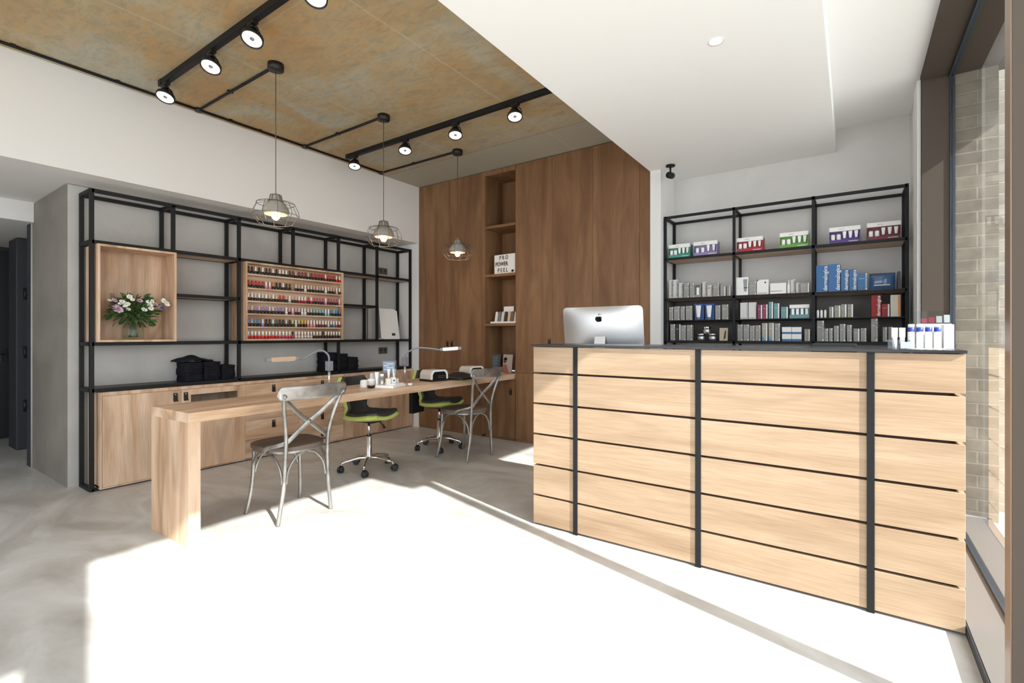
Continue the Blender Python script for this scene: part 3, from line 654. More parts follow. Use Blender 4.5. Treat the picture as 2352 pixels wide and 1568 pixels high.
# emblem: bitten fruit with leaf
pts = []
for i in range(40):
    a = 2 * PI * i / 40; rr_ = 0.0235 * (1 + 0.05 * math.cos(2 * a)); x_ = rr_ * math.cos(a); z_ = rr_ * 0.98 * math.sin(a)
    if math.sin(a) > 0.80: z_ -= 0.006 * (1 - abs(math.cos(a)) / 0.6)
    if math.sin(a) < -0.90: z_ += 0.0035 * (1 - abs(math.cos(a)) / 0.44)
    d_ = math.hypot(x_ - 0.031, z_ - 0.003)
    if d_ < 0.0125: x_ = 0.031 + (x_ - 0.031) * 0.0125 / d_ if x_ < 0.031 else 0.0185; z_ = 0.003 + (z_ - 0.003) * 0.0125 / d_
    pts.append((x_, z_))
lg = G().prism(pts, 0.001, 'XZ'); lg.prism([(0.001, 0.0265), (0.004, 0.036), (0.0115, 0.041), (0.0125, 0.040), (0.009, 0.031)], 0.001, 'XZ')
lg.build('emblem', mat('emblem_black', srgb(16, 16, 18), 0.15), SHL, (-0.01, -0.0315, 0.165), (0.13, 0, 0))
# acrylic and bottles display at the right end of the counter
CZ = 1.118
navy = mat('blue_cap', srgb(50, 70, 150), 0.3)
bt = G().lathe([(0.008, 0), (0.0122, 0.001), (0.0125, 0.004), (0.0125, 0.068), (0.011, 0.070)], seg=20); cp = G().lathe([(0.0118, 0.0705), (0.012, 0.072), (0.012, 0.088), (0.011, 0.0885)], seg=20)
BL = ['leftmost', 'second from left', 'third from left', 'rightmost']
proto = bt.build('lotion_bottle', whitep); cp.build('cap', navy, proto); G().lathe([(0.0115, 0.089), (0.0115, 0.101), (0.010, 0.103)], seg=20).build('cap_top', whitep, proto)
for k in range(4):
    o = proto if k == 0 else dup(proto); o.location = (0.211 + k * 0.029, 2.735, CZ + 0.004)
    tag(o, 'white bottle with blue cap, %s of the row at the counter end' % BL[k], 'bottle', 'blue capped bottles on the counter')
t = thing('bottle_tray', 'thin white tray under the blue capped bottles', 'tray', (0.25, 2.735, CZ)); B(-0.055, -0.03, 0, 0.07, 0.03, 0.0035).build('base', whitep, t)
t = thing('acrylic_stand', 'tall tiered acrylic sample stand behind the blue capped bottles', 'stand', (0.28, 2.83, CZ))
B(0.042, -0.06, 0, 0.075, 0.03, 0.105).build('white_block', whitep, t, bev=0.002)
B(-0.03, 0.04, 0, 0.08, 0.06, 0.11).build('rear_block', whitep, t, bev=0.002)
B(-0.05, 0.065, 0, 0.08, 0.068, 0.168).build('acrylic_back', acryl, t)
for k in range(4):
    B(-0.020 + k * 0.026, 0.060, 0.122, 0.000 + k * 0.026, 0.064, 0.142 + k * 0.005).build('sachet', [mat('sachet_red', srgb(150, 50, 66), 0.4), mat('sachet_red', srgb(150, 50, 66)), mat('sachet_grey', srgb(170, 170, 168), 0.4), mat('sachet_grey', srgb(170, 170, 168))][k], t, (0, 0, 0), (-0.1, 0, 0))
tu = G().lathe([(0.008, 0), (0.008, 0.012), (0.009, 0.016), (0.0095, 0.05)], seg=14); tu.box(-0.011, -0.002, 0.05, 0.011, 0.002, 0.092)
for k, (x_, l) in enumerate(((0.155, 'white tube standing leftmost by the counter bottles'), (0.181, 'white tube standing between another tube and the bottles'))):
    o = tu.build('cream_tube', whitep, None, (x_, 2.74, CZ + 0.0)); tag(o, l, 'tube')
t = thing('acrylic_box', 'small clear acrylic box in front of the white tubes', 'box', (0.165, 2.655, CZ))
g = G().box(-0.04, -0.025, 0, 0.05, 0.03, 0.002).box(-0.04, -0.025, 0.002, -0.038, 0.03, 0.04).box(0.048, -0.025, 0.002, 0.05, 0.03, 0.04).box(-0.038, -0.025, 0.002, 0.048, -0.023, 0.04).box(-0.038, 0.028, 0.002, 0.048, 0.03, 0.04); g.build('walls', acryl, t)
B(0.004, -0.02, 0.003, 0.042, 0.02, 0.03).build('cards', whitec, t)
tag(G().lathe([(0.05, 0), (0.05, 0.012), (0.035, 0.022), (0.012, 0.026)], seg=24).build('mouse_dome', whitep, None, (-0.98, 3.20, 0.866)), 'white domed item just behind the counter edge', 'dome')
tag(B(-0.18, 3.06, 0.866, 0.02, 3.2, 1.132).build('card_terminal', blackp, bev=0.004), 'low black box behind the counter edge under retail shelves', 'box')

# ---------------------------------------------------------------- retail shelving
RX = [-1.42, -0.831, -0.251, 0.326]; RF, RB = 4.53, 4.81; RZL = [1.113, 1.303, 1.503, 1.873, 2.257]
r = 0.0108
rs = thing('retail_shelving', 'black steel retail shelving full of products behind the counter', 'shelving', (0, 0, 0))
for x in RX:
    for y in (RF, RB): B(x - r, y - r, 0.0, x + r, y + r, 2.27).build('post', black, rs, bev=0.001)
    for z in RZL: B(x - r, RF, z - r, x + r, RB, z + r).build('cross_rail', black, rs)
for y in (RF, RB):
    for z in RZL[:1] + RZL[2:]: B(RX[0], y - r, z - r, RX[3], y + r, z + r).build('rail', black, rs)
dkp = mat('dark_brown_black_panel', srgb(104, 98, 92), 0.6)
for a in range(3):
    x0, x1 = RX[a] + r, RX[a + 1] - r
    B(x0, RF + r, 1.862, x1, RB - r, 1.886).build('shelf', oakX, rs); B(x0, RF + r, 1.492, x1, RB - r, 1.516).build('shelf', oakX, rs)
    B(x0, RF - 0.006, 1.303, x1, RB - r, 1.311).build('thin_shelf', black, rs); B(x0, RF + r, 1.102, x1, RB - r, 1.126).build('shelf', black, rs)
    B(x0, RB - 0.008, 1.126, x1, RB - 0.002, 1.49).build('back_panel', dkp, rs)
B(RX[0] + r, RF + r, 1.126, RX[0] + r + 0.003, RB - r, 1.49).build('side_panel', dkp, rs)

pal = dict(g=(150, 148, 143), w=(200, 199, 195), B=(62, 108, 158), b=(62, 112, 160), R=(150, 24, 24), r=(150, 40, 42), m=(142, 62, 92), t=(108, 148, 152), W=(214, 212, 207), gy=(146, 144, 138), k=(52, 52, 54), c=(168, 164, 150), G=(140, 138, 134), o=(220, 214, 200))
PM = {k: mat('carton_' + k, srgb(*v), 0.55) for k, v in pal.items()}
greyt = mat('grey_print', srgb(90, 90, 92), 0.5); maroon = mat('maroon_print', srgb(130, 50, 62), 0.5); orange = mat('orange_print', srgb(222, 140, 80), 0.5); olive = mat('olive_print', srgb(160, 158, 80), 0.5); cyan = mat('cyan_print', srgb(70, 150, 190), 0.5)
cname = dict(g='grey', w='pale grey', B='large blue', b='medium blue', R='tall red', r='short red', m='magenta', t='teal', W='white', gy='grey and olive', k='dark grey', c='grey and cyan', G='large grey', o='cream and orange')
TXW = "dermalogica"
def carton(kind, x, w_, h_, z, lab, grp, y=4.553):
    dp = min(0.055, max(0.03, w_ * 0.9)) if kind not in 'BR' else 0.09
    o = B(-w_ / 2 + 0.0012, 0, 0, w_ / 2 - 0.0012, dp, h_).build('product_carton', PM[kind], None, (x, y, z), (0, 0, random.uniform(-.03, .03)), bev=0.0008)
    if kind in ('B', 'R'):
        text_geo(TXW, 0.0365 * h_ / 0.208, whitec, 'lettering', o, (w_ / 2 - 0.015, -0.0012, h_ / 2), UPR, 0.0008, fit=h_ * 0.93)
    elif kind == 'W':
        B(w_ / 2 - 0.008, -0.0012, 0.02, w_ / 2 - 0.006, 0, h_ - 0.01).build('print_line', greyt, o); B(-w_ / 2 + 0.004, -0.0012, 0.008, w_ / 2 - 0.004, 0, 0.011).build('base_line', greyt, o)
    elif kind == 'w':
        text_geo(TXW, 0.0165 * h_ / 0.11, greyt, 'lettering', o, (w_ / 2 - 0.008, -0.001, h_ / 2), UPR, 0.0004, fit=h_ * 0.85)
        B(-w_ / 2 + 0.003, -0.0012, 0.006, w_ / 2 - 0.003, 0, 0.008).build('base_line', maroon, o)
    elif kind == 'o':
        B(w_ / 2 - 0.016, -0.0012, 0.004, w_ / 2 - 0.003, 0, h_ - 0.004).build('colour_band', orange, o)
    else:
        st = B(w_ / 2 - 0.0105, -0.0014, 0.002, w_ / 2 - 0.0015, 0, h_ - 0.002).build('label_strip', whitec, o)
        if kind in ('b', 'G', 'g') and h_ > 0.1: text_geo(TXW, 0.0165 * h_ / 0.11, greyt if kind != 'b' else PM['b'], 'lettering', o, (w_ / 2 - 0.0058, -0.0022, h_ / 2), UPR, 0.0003, fit=h_ * 0.8)
        B(-w_ / 2 + 0.006, -0.0012, h_ * 0.68, w_ / 2 - 0.016, 0, h_ * 0.695).build('print_line', whitec, o)
        if kind == 'gy': B(-w_ / 2 + 0.002, -0.0012, 0.002, w_ / 2 - 0.011, 0, 0.012).build('base_line', olive, o)
        if kind == 'c':
            G().prism([(-w_ / 2 + 0.002, 0.001), (w_ / 2 - 0.012, 0.001), (-w_ / 2 + 0.002, 0.042)], -0.0012, 'XZ').build('corner_print', cyan, o)
    return tag(o, lab, 'carton', grp)
LV = {'s2': 1.5165, 's3': 1.3115, 's4': 1.1265}; LN = {'s2': 'second retail shelf', 's3': 'third retail shelf', 's4': 'lowest retail shelf'}
ITEMS = {'s2': [(-1.377, 0.036, 0.169, 'w'), (-1.335, 0.047, 0.169, 'w'), (-1.287, 0.042, 0.135, 'w'), (-1.237, 0.047, 0.129, 'g'), (-1.188, 0.041, 0.129, 'g'), (-1.138, 0.055, 0.126, 'win'), (-1.079, 0.038, 0.132, 'w'), (-1.035, 0.045, 0.1, 'sq'), (-0.982, 0.054, 0.117, 'g'), (-0.926, 0.046, 0.084, 'g'), (-0.877, 0.029, 0.091, 'g'), (-0.771, 0.094, 0.152, 'big'), (-0.691, 0.058, 0.111, 'g'), (-0.614, 0.088, 0.122, 'em'),
    (-0.5, 0.116, 0.087, 'wide'), (-0.424, 0.025, 0.109, 'bot'), (-0.393, 0.034, 0.11, 'w'), (-0.359, 0.026, 0.079, 'w'), (-0.311, 0.064, 0.078, 'g'), (-0.195, 0.079, 0.207, 'B'), (-0.114, 0.080, 0.211, 'B'), (-0.046, 0.050, 0.165, 'B'), (0.006, 0.050, 0.163, 'B'), (0.064, 0.06, 0.127, 'b'), (0.186, 0.157, 0.137, 'pouch'), (0.284, 0.015, 0.128, 'dk')],
  's3': [(-1.375, 0.041, 0.123, 'g'), (-1.323, 0.053, 0.127, 'g'), (-1.271, 0.04, 0.125, 'g'), (-1.216, 0.055, 0.128, 'g'), (-1.131, 0.081, 0.143, 'tb'), (-1.040, 0.081, 0.14, 'tb'), (-0.968, 0.044, 0.125, 'g'), (-0.908, 0.054, 0.13, 'g'), (-0.757, 0.062, 0.141, 'W'), (-0.692, 0.06, 0.141, 'W'), (-0.635, 0.038, 0.118, 'm'), (-0.595, 0.038, 0.121, 'm'), (-0.553, 0.034, 0.14, 't'), (-0.511, 0.042, 0.127, 't'),
    (-0.454, 0.051, 0.095, 't'), (-0.349, 0.138, 0.11, 'kit'), (-0.222, 0.015, 0.062, 'st'), (-0.198, 0.02, 0.064, 'st'), (-0.173, 0.02, 0.063, 'st'), (-0.133, 0.031, 0.085, 'gy'), (-0.093, 0.041, 0.094, 'gy'), (-0.052, 0.037, 0.102, 'gy'), (-0.011, 0.037, 0.101, 'gy'), (0.148, 0.06, 0.163, 'R'), (0.204, 0.048, 0.095, 'r'), (0.262, 0.061, 0.16, 'o')],
  's4': [(-1.361, 0.045, 0.149, 'g'), (-1.312, 0.048, 0.149, 'k'), (-1.264, 0.045, 0.138, 'g'), (-1.21, 0.05, 0.14, 'g'), (-1.116, 0.07, 0.063, 'jar'), (-1.019, 0.068, 0.064, 'jar'), (-0.926, 0.068, 0.112, 'card'), (-0.788, 0.043, 0.14, 'g'), (-0.74, 0.045, 0.139, 'g'), (-0.694, 0.041, 0.129, 'g'), (-0.65, 0.042, 0.131, 'g'), (-0.599, 0.043, 0.149, 'c'), (-0.55, 0.042, 0.151, 'c'), (-0.505, 0.04, 0.146, 'g'),
    (-0.438, 0.067, 0.116, 'x2'), (-0.368, 0.067, 0.115, 'x2'), (-0.294, 0.04, 0.097, 'g'), (-0.205, 0.048, 0.163, 'G'), (-0.166, 0.027, 0.101, 'g'), (-0.136, 0.027, 0.103, 'g'), (-0.1, 0.034, 0.121, 'g'), (-0.06, 0.038, 0.135, 'g'), (-0.017, 0.033, 0.127, 'g'), (0.028, 0.04, 0.099, 'g'), (0.071, 0.038, 0.102, 'g'), (0.137, 0.041, 0.174, 'g'), (0.2, 0.028, 0.108, 'g'), (0.233, 0.027, 0.11, 'g')]}
def tube_geo(w_, h_):   # upright squeeze tube standing on its cap
    g = G(); n = 16
    def f(u, v):
        a = 2 * PI * v; k = u; rx = w_ / 2 * (0.62 + 0.38 * k); ry = w_ / 2 * 0.6 * (1 - k * 0.93)
        return (rx * math.cos(a), ry * math.sin(a), 0.02 * (h_ / 0.12) + k * (h_ - 0.02 * (h_ / 0.12)))
    g.grid(f, 6, n); return g
def bay(x): return 'left bay' if x < RX[1] else 'centre bay' if x < RX[2] else 'right bay'
for lv, items in ITEMS.items():
    cnt = {}
    for (x, w_, h_, kd) in items:
        z = LV[lv]; by = bay(x); cnt[by] = cnt.get(by, 0) + 1; pl = '%s in %s of %s' % (ordn(cnt[by]), by, LN[lv]); grp = 'products on the ' + LN[lv]
        if kd in pal: carton(kd, x, w_, h_, z, cname[kd] + ' product carton, ' + pl, grp)
        elif kd == 'win':
            t = thing('window_carton', 'grey carton with display window, ' + pl, 'carton', (x, 4.555, z), 0, grp)
            G().box(-w_ / 2, 0, 0, w_ / 2, 0.04, 0.02).box(-w_ / 2, 0.03, 0.02, w_ / 2, 0.04, h_).box(-w_ / 2, 0, h_ - 0.02, w_ / 2, 0.03, h_).box(-w_ / 2, 0, 0.02, -w_ / 2 + 0.005, 0.03, h_ - 0.02).box(w_ / 2 - 0.008, 0, 0.02, w_ / 2, 0.03, h_ - 0.02).build('box', PM['g'], t)
            B(-0.012, 0.008, 0.02, 0.012, 0.028, 0.085).build('bottle', whitep, t)
        elif kd == 'sq':
            o = carton('w', x, w_, h_, z, 'pale carton with orange dot, ' + pl, grp); G().cyl((-0.006, -0.001, 0.075), (-0.006, 0.0, 0.075), 0.008, 14).build('dot', orange, o)
        elif kd == 'big':
            o = B(-w_ / 2, 0, 0, w_ / 2, 0.05, h_).build('product_carton', whitec, None, (x, 4.553, z), (0, 0, 0.04)); tag(o, 'large white box showing a silver tube, ' + pl, 'carton', grp)
            G().prism([(0.008, 0.135), (0.040, 0.135), (0.034, 0.03), (0.016, 0.03)], -0.0015, 'XZ').build('printed_tube', mat('printed_silver', srgb(140, 142, 146), 0.4), o); B(0.012, -0.002, 0.058, 0.040, 0, 0.066).build('printed_band', dark, o)
        elif kd == 'em':
            o = B(-w_ / 2, 0, 0, w_ / 2, 0.05, h_).build('product_carton', whitec, None, (x, 4.553, z)); tag(o, 'white box with maroon round emblem, ' + pl, 'carton', grp)
            G().cyl((0.02, -0.001, 0.098), (0.02, 0, 0.098), 0.007, 16).build('round_emblem', maroon, o); B(-0.04, -0.001, 0.008, 0.035, 0, 0.012).build('base_line', maroon, o)
            G().prism([(-w_ / 2, h_ - 0.015), (-w_ / 2, h_), (-w_ / 2 + 0.018, h_)], -0.001, 'XZ').build('corner_print', maroon, o)
        elif kd == 'wide':
            o = B(-w_ / 2, 0, 0, w_ / 2, 0.05, h_).build('product_carton', whitec, None, (x, 4.553, z)); tag(o, 'wide low white box with maroon line, ' + pl, 'carton', grp); B(-0.055, -0.001, 0.02, 0.03, 0, 0.0235).build('print_line', maroon, o)
        elif kd == 'bot':
            o = G().lathe([(0.010, 0), (0.012, 0.002), (0.012, 0.06), (0.009, 0.078), (0.0045, 0.085), (0.0045, h_)], seg=16).build('product_bottle', whitep, None, (x, 4.575, z)); tag(o, 'slender white bottle, ' + pl, 'bottle', grp)
        elif kd == 'pouch':
            t = thing('vanity_pouch', 'glossy blue vanity pouch with dark zip, ' + pl, 'pouch', (x, 4.60, z), 0, grp)
            G().grid(lambda u, v: ((u - .5) * 0.155, -0.028 * math.sin(PI * u) ** 0.5 * math.sin(PI * v) ** 0.5, 0.004 + v * (0.112 + 0.008 * u)), 10, 8).build('front', mat('glossy_blue_vinyl', srgb(70, 100, 140), 0.12, coat=0.5), t)
            B(-0.0775, 0, 0, 0.0775, 0.03, 0.118).build('body', mat('navy_vinyl', srgb(40, 50, 78), 0.3), t, bev=0.004); B(-0.078, -0.002, 0.114, 0.078, 0.004, 0.124).build('zip', blackp, t); B(-0.05, -0.031, 0.03, 0.045, -0.029, 0.036).build('print_line', whitec, t)
        elif kd == 'dk':
            tag(B(-w_ / 2, 0, 0, w_ / 2, 0.12, h_).build('slim_case', mat('navy_vinyl', srgb(40, 50, 78), 0.3), None, (x, 4.57, z), bev=0.002), 'slim dark navy case, ' + pl, 'case', grp)
        elif kd == 'tb':
            t = thing('tube_in_box', 'white tube in an open blue box, ' + pl, 'product', (x, 4.56, z), 0, grp); bl = mat('royal_blue_card', srgb(58, 100, 165), 0.5)
            G().box(-w_ / 2, 0.03, 0, w_ / 2, 0.034, h_).box(-w_ / 2, 0, 0, w_ / 2, 0.03, 0.003).box(w_ / 2 - 0.004, 0, 0.003, w_ / 2, 0.03, h_).box(-w_ / 2, 0.0, h_ - 0.008, w_ / 2 - 0.004, 0.03, h_).build('box', bl, t)
            tube_geo(0.05, h_ - 0.014).build('tube', whitep, t, (-0.006, 0.016, 0.003)); G().cyl((-0.006, 0.016, 0.003), (-0.006, 0.016, 0.022), 0.016).build('tube_cap', greyp, t)
        elif kd == 'kit':
            t = thing('gift_kit', 'teal and white kit with small bottles, ' + pl, 'kit', (x, 4.555, z), 0, grp)
            G().box(-w_ / 2, 0, 0, w_ / 2, 0.045, 0.03).box(-w_ / 2, 0.04, 0.03, w_ / 2, 0.045, h_).build('tray', PM['t'], t); B(-w_ / 2, 0, h_ - 0.028, w_ / 2, 0.04, h_).build('header', whitec, t)
            for q in range(4): B(-0.055 + q * 0.032, 0.01, 0.03, -0.036 + q * 0.032, 0.028, 0.078).build('bottle', whitep, t)
        elif kd == 'st':
            tag(G().lathe([(0.007, 0), (0.0085, 0.002), (0.0085, 0.05), (0.006, 0.062)], seg=14).build('sample_bottle', whitec, None, (x, 4.56, z)), 'tiny pale sample bottle, ' + pl, 'bottle', grp)
        elif kd == 'jar':
            def jar(xx, zz, l):
                t = thing('cosmetic_jar', l, 'jar', (xx, 4.585, zz), 0, grp)
                G().lathe([(0.028, 0), (0.031, 0.002), (0.031, 0.038), (0.028, 0.040)], seg=24).build('body', alu, t); G().lathe([(0.033, 0.0405), (0.033, 0.060), (0.031, 0.062)], seg=24).build('lid', chrome, t)
            jar(x, z, 'silver cosmetic jar, %s of the lower pair on lowest retail shelf' % ('left' if x < -1.06 else 'right'))
            if x > -1.06: jar(-1.068, z + 0.0625, 'silver cosmetic jar stacked on top of two others')
        elif kd == 'card':
            o = B(-w_ / 2, 0, 0, w_ / 2, 0.006, h_).build('photo_card', mat('beach_photo', srgb(205, 190, 160), 0.4), None, (x, 4.58, z), (-0.08, 0, 0)); tag(o, 'small sunny photo card, ' + pl, 'card', grp)
            G().prism([(0.0, 0.01), (0.016, 0.02), (0.02, 0.095), (0.008, 0.08)], -0.001, 'XZ').build('printed_figure', dark, o)
        elif kd == 'x2':
            for q in (0, 1):
                hh_ = h_ / 2 - 0.001
                o = B(-w_ / 2, 0, 0, w_ / 2, 0.05, hh_).build('product_carton', whitec, None, (x, 4.553, z + q * (hh_ + 0.0006))); tag(o, 'low white box with blue base, %s, %s' % ('upper one' if q else 'lower one', pl), 'carton', grp)
                B(-w_ / 2, -0.001, 0.001, w_ / 2, 0, 0.017).build('blue_base', mat('steel_blue_print', srgb(62, 108, 150), 0.5), o)
# gift kits on the top shelf
KC = dict(teal=(62, 150, 130), lilac=(140, 128, 172), red=(168, 34, 50), green=(104, 158, 66), purple=(84, 56, 128), burg=(112, 32, 50))
kname = dict(teal='teal', lilac='lilac', red='red', green='green', purple='purple', burg='burgundy')
for (x, w_, h_, c) in [(-1.304, 0.190, 0.123, 'teal'), (-1.075, 0.200, 0.125, 'lilac'), (-0.714, 0.2, 0.12, 'red'), (-0.387, 0.202, 0.125, 'green'), (-0.047, 0.198, 0.126, 'purple'), (0.193, 0.2, 0.131, 'burg')]:
    cm = mat('kit_' + c, srgb(*KC[c]), 0.45)
    t = thing('skin_kit', '%s boxed skin kit with white header on the top retail shelf' % kname[c], 'kit', (x, 4.56, 1.8865), 0, 'skin kits on the top retail shelf')
    hw = w_ / 2
    G().box(-hw, 0, 0, hw, 0.11, 0.028).box(-hw, 0.035, 0.028, hw, 0.11, h_ - 0.004).box(hw - 0.006, 0, 0.028, hw, 0.035, h_ - 0.004).box(-hw, 0, 0.028, -hw + 0.004, 0.035, h_ - 0.004).build('box', cm, t)
    B(-hw - 0.0005, -0.002, h_ - 0.032, hw + 0.0005, 0.034, h_).build('header', whitec, t)
    B(hw * 0.25, -0.001, 0.010, hw * 0.85, 0, 0.014).build('print_line', whitec, t)
    text_geo('skin kit', 0.012, mat('pale_grey_print', srgb(170, 168, 164), 0.5), 'lettering', t, (-hw * 0.2, -0.003, h_ - 0.016), (PI / 2, 0, 0))
    n = 5 if c != 'lilac' else 4
    for q in range(n):
        xx = -hw + (q + 0.62) * (w_ / (n + 0.3))
        if q < 2: G().lathe([(0.012, 0), (0.0145, 0.001), (0.0145, 0.042), (0.008, 0.045)], seg=12).build('bottle', whitep, t, (xx, 0.016, 0.028))
        else: tube_geo(0.026, 0.064).build('tube', whitep, t, (xx, 0.016, 0.0285))

# ---------------------------------------------------------------- bistro chairs
def bistro():
    t = thing('bistro_chair', '', 'chair')
    # seat
    def outline(k):
        pts_ = []
        for i in range(40):
            a = 2 * PI * i / 40; ca, sa = math.cos(a), math.sin(a)
            x_ = 0.205 * math.copysign(abs(ca) ** 0.75, ca); y_ = 0.205 * math.copysign(abs(sa) ** 0.72, sa) * (1 - 0.10 * (x_ / 0.2))
            pts_.append((x_ * k, y_ * k))
        return pts_
    G().prism(outline(1.0), 0.026, 'XY', 0.445).build('seat', seatwood, t, bev=0.005)
    G().prism(outline(0.97), 0.016, 'XY', 0.4285).build('seat_rim', galv, t, bev=0.002)
    for s in (-1, 1):
        nm = 'rear_leg'
        G().tube(bez([(0.187, s * 0.186, 0.0), (0.192, s * 0.172, 0.10), (0.200, s * 0.155, 0.24), (0.206, s * 0.147, 0.44), (0.218, s * 0.152, 0.56), (0.248, s * 0.180, 0.70), (0.288, s * 0.207, 0.815)], 6), 0.0125, 12).build(nm, galv, t)
        G().tube(bez([(-0.190, s * 0.192, 0.0), (-0.165, s * 0.180, 0.10), (-0.148, s * 0.168, 0.24), (-0.145, s * 0.160, 0.43)], 6), 0.0125, 12).build('front_leg', galv, t)
        # bentwood style brackets
        G().tube(bez([(0.190, s * 0.160, 0.25), (0.170, s * 0.163, 0.34), (0.105, s * 0.166, 0.405), (0.03, s * 0.168, 0.428)], 6), 0.008, 8).build('bracket', galv, t)
        G().tube(bez([(-0.146, s * 0.168, 0.27), (-0.135, s * 0.168, 0.34), (-0.075, s * 0.169, 0.405), (-0.01, s * 0.169, 0.428)], 6), 0.008, 8).build('bracket', galv, t)
        G().tube(bez([(0.198, s * 0.138, 0.25), (0.196, s * 0.120, 0.34), (0.194, s * 0.065, 0.41), (0.19, s * 0.012, 0.428)], 6), 0.008, 8).build('bracket', galv, t)
        G().tube(bez([(-0.150, s * 0.152, 0.27), (-0.150, s * 0.130, 0.34), (-0.152, s * 0.075, 0.41), (-0.155, s * 0.012, 0.428)], 6), 0.008, 8).build('bracket', galv, t)
        # cross straps: from post top down through the crossing to the other post, then forward to the seat side
        st = bez([(0.272, s * 0.192, 0.79), (0.240, s * 0.08, 0.685), (0.222, 0.0, 0.625), (0.216, -s * 0.07, 0.57), (0.208, -s * 0.140, 0.512), (0.165, -s * 0.172, 0.49), (0.08, -s * 0.200, 0.465), (0.045, -s * 0.203, 0.440)], 6)
        G().tube([(p[0] + (0.004 if s > 0 else -0.004), p[1], p[2]) for p in st], 0.0155, 8, flat=0.28).build('cross_strap', galv, t)
        G().lathe([(0.012, 0), (0.012, 0.006), (0.006, 0.010)], seg=12).build('bolt', galv, t, (0.298, s * 0.205, 0.805), (0, PI / 2, 0))
    # curved top rail
    def rail(u, v):
        y_ = (u - 0.5) * 0.482; e = min(1, (0.5 - abs(u - 0.5)) * 14); hh_ = 0.044 * (0.30 + 0.70 * math.sqrt(max(0, min(1, e * (2 - e)))))
        return (0.315 - 0.65 * y_ * y_ * 1.0 + 0.012 * (v - 0.5), y_, 0.822 + (v - 0.5) * 2 * hh_)
    G().grid(rail, 30, 6).build('top_rail', galv, t, solid=0.009)
    G().lathe([(0.014, -0.008), (0.014, 0.008)], seg=12).build('centre_bolt', galv, t, (0.224, 0, 0.625), (0, PI / 2, 0))
    return t
c1 = bistro(); c1.location = (-3.087, 1.830, 0); c1['label'] = 'grey metal cross-back chair in sunlight at the near end of desk'; c1['group'] = 'cross-back chairs at the desk'
c2 = dup(c1); c2.location = (-3.095, 3.640, 0); c2['label'] = 'grey metal cross-back chair in shade at the far end of desk'

# ---------------------------------------------------------------- green technician stools
def stool():
    t = thing('swivel_stool', '', 'stool')
    G().lathe([(0.03, 0.085), (0.036, 0.095), (0.036, 0.12), (0.026, 0.135), (0.024, 0.29), (0.020, 0.293), (0.020, 0.30)], seg=24).build('column', chrome, t)
    G().cyl((0, 0, 0.30), (0, 0, 0.42), 0.0125).build('gas_lift', chrome, t)
    G().lathe([(0.021, 0.288), (0.021, 0.30)], seg=20).build('collar', blackp, t)
    for k in range(5):
        a = 2 * PI * k / 5 + 0.3; ca, sa = math.cos(a), math.sin(a)
        G().tube(bez([(0.02 * ca, 0.02 * sa, 0.108), (0.10 * ca, 0.10 * sa, 0.108), (0.19 * ca, 0.19 * sa, 0.088), (0.228 * ca, 0.228 * sa, 0.076)], 5), [0.017] * 6 + [0.015] * 5 + [0.012] * 5, 10).build('base_arm', chrome, t)
        c = thing('caster', '', ''); del c['label']; del c['category']; c.parent = t; c.location = (0.228 * ca, 0.228 * sa, 0); c.rotation_euler = (0, 0, a + 0.9)
        G().cyl((0, 0, 0.05), (0, 0, 0.075), 0.006, 10).build('stem', chrome, c)
        for s in (-1, 1): G().cyl((0.012, s * 0.006, 0.026), (0.012, s * 0.021, 0.026), 0.026, 22).build('wheel', dark, c, bev=0.003)
        G().tube([(0.012 + 0.029 * math.cos(q), 0, 0.026 + 0.029 * math.sin(q)) for q in [i * PI / 8 for i in range(0, 9)]], 0.010, 8).build('hood', blackp, c)
    B(-0.09, -0.06, 0.418, 0.09, 0.06, 0.432).build('seat_plate', blackp, t)
    G().tube(bez([(0.0, 0.05, 0.425), (0.0, 0.12, 0.405), (0.0, 0.17, 0.36)], 5), 0.005, 8).build('lever', blackp, t)
    G().tube([(0.0, 0.165, 0.368), (0.0, 0.19, 0.335)], [0.009, 0.012], 10).build('lever_knob', blackp, t)
    # shell: seat flowing up into narrow waist then wide back
    path = bez([(0.215, 0, 0.470), (0.16, 0, 0.462), (0.05, 0, 0.448), (-0.08, 0, 0.446), (-0.155, 0, 0.470), (-0.19, 0, 0.53), (-0.205, 0, 0.60), (-0.225, 0, 0.70), (-0.245, 0, 0.80)], 4)
    wid = [0.130, 0.195, 0.212, 0.200, 0.150, 0.110, 0.125, 0.195, 0.130]
    def wd(u):
        q = u * 8; i = min(7, int(q)); f_ = q - i; f_ = f_ * f_ * (3 - 2 * f_); return wid[i] * (1 - f_) + wid[i + 1] * f_
    def surf(off, k):
        def fn(u, v):
            q = u * (len(path) - 1); i = min(len(path) - 2, int(q)); p = path[i].lerp(path[i + 1], q - i); tn = (path[i + 1] - path[i]).normalized()
            nn = Vector((tn.z, 0, -tn.x)); nn = -nn if nn.z < 0 and u < 0.4 else nn
            nrm = Vector((0, 1, 0)).cross(tn); nrm = nrm if True else nn
            s_ = (v - 0.5) * 2; y_ = wd(u) * k * s_; curl = 0.030 * s_ * s_ * (1 if u < 0.45 else 1.3)
            pp = p - nrm * (-off) * 1.0; up_ = -nrm if (-nrm).z > 0 and u < 0.4 else -nrm
            return tuple(Vector((p.x, 0, p.z)) + up_ * 0.0 + nrm * (off - curl * (-1)) + Vector((0, y_, 0)))
        return fn
    G().grid(surf(0.0, 1.0), 32, 14).build('shell', lime, t, solid=0.034)
    G().grid(surf(0.026, 0.90), 32, 14).build('cushion', pad, t, solid=0.024)
    return t
s1 = stool(); s1.location = (-3.465, 2.790, 0); s1.rotation_euler = (0, 0, 0.10); s1['label'] = 'lime green and black swivel stool nearer the camera behind desk'; s1['group'] = 'green swivel stools'
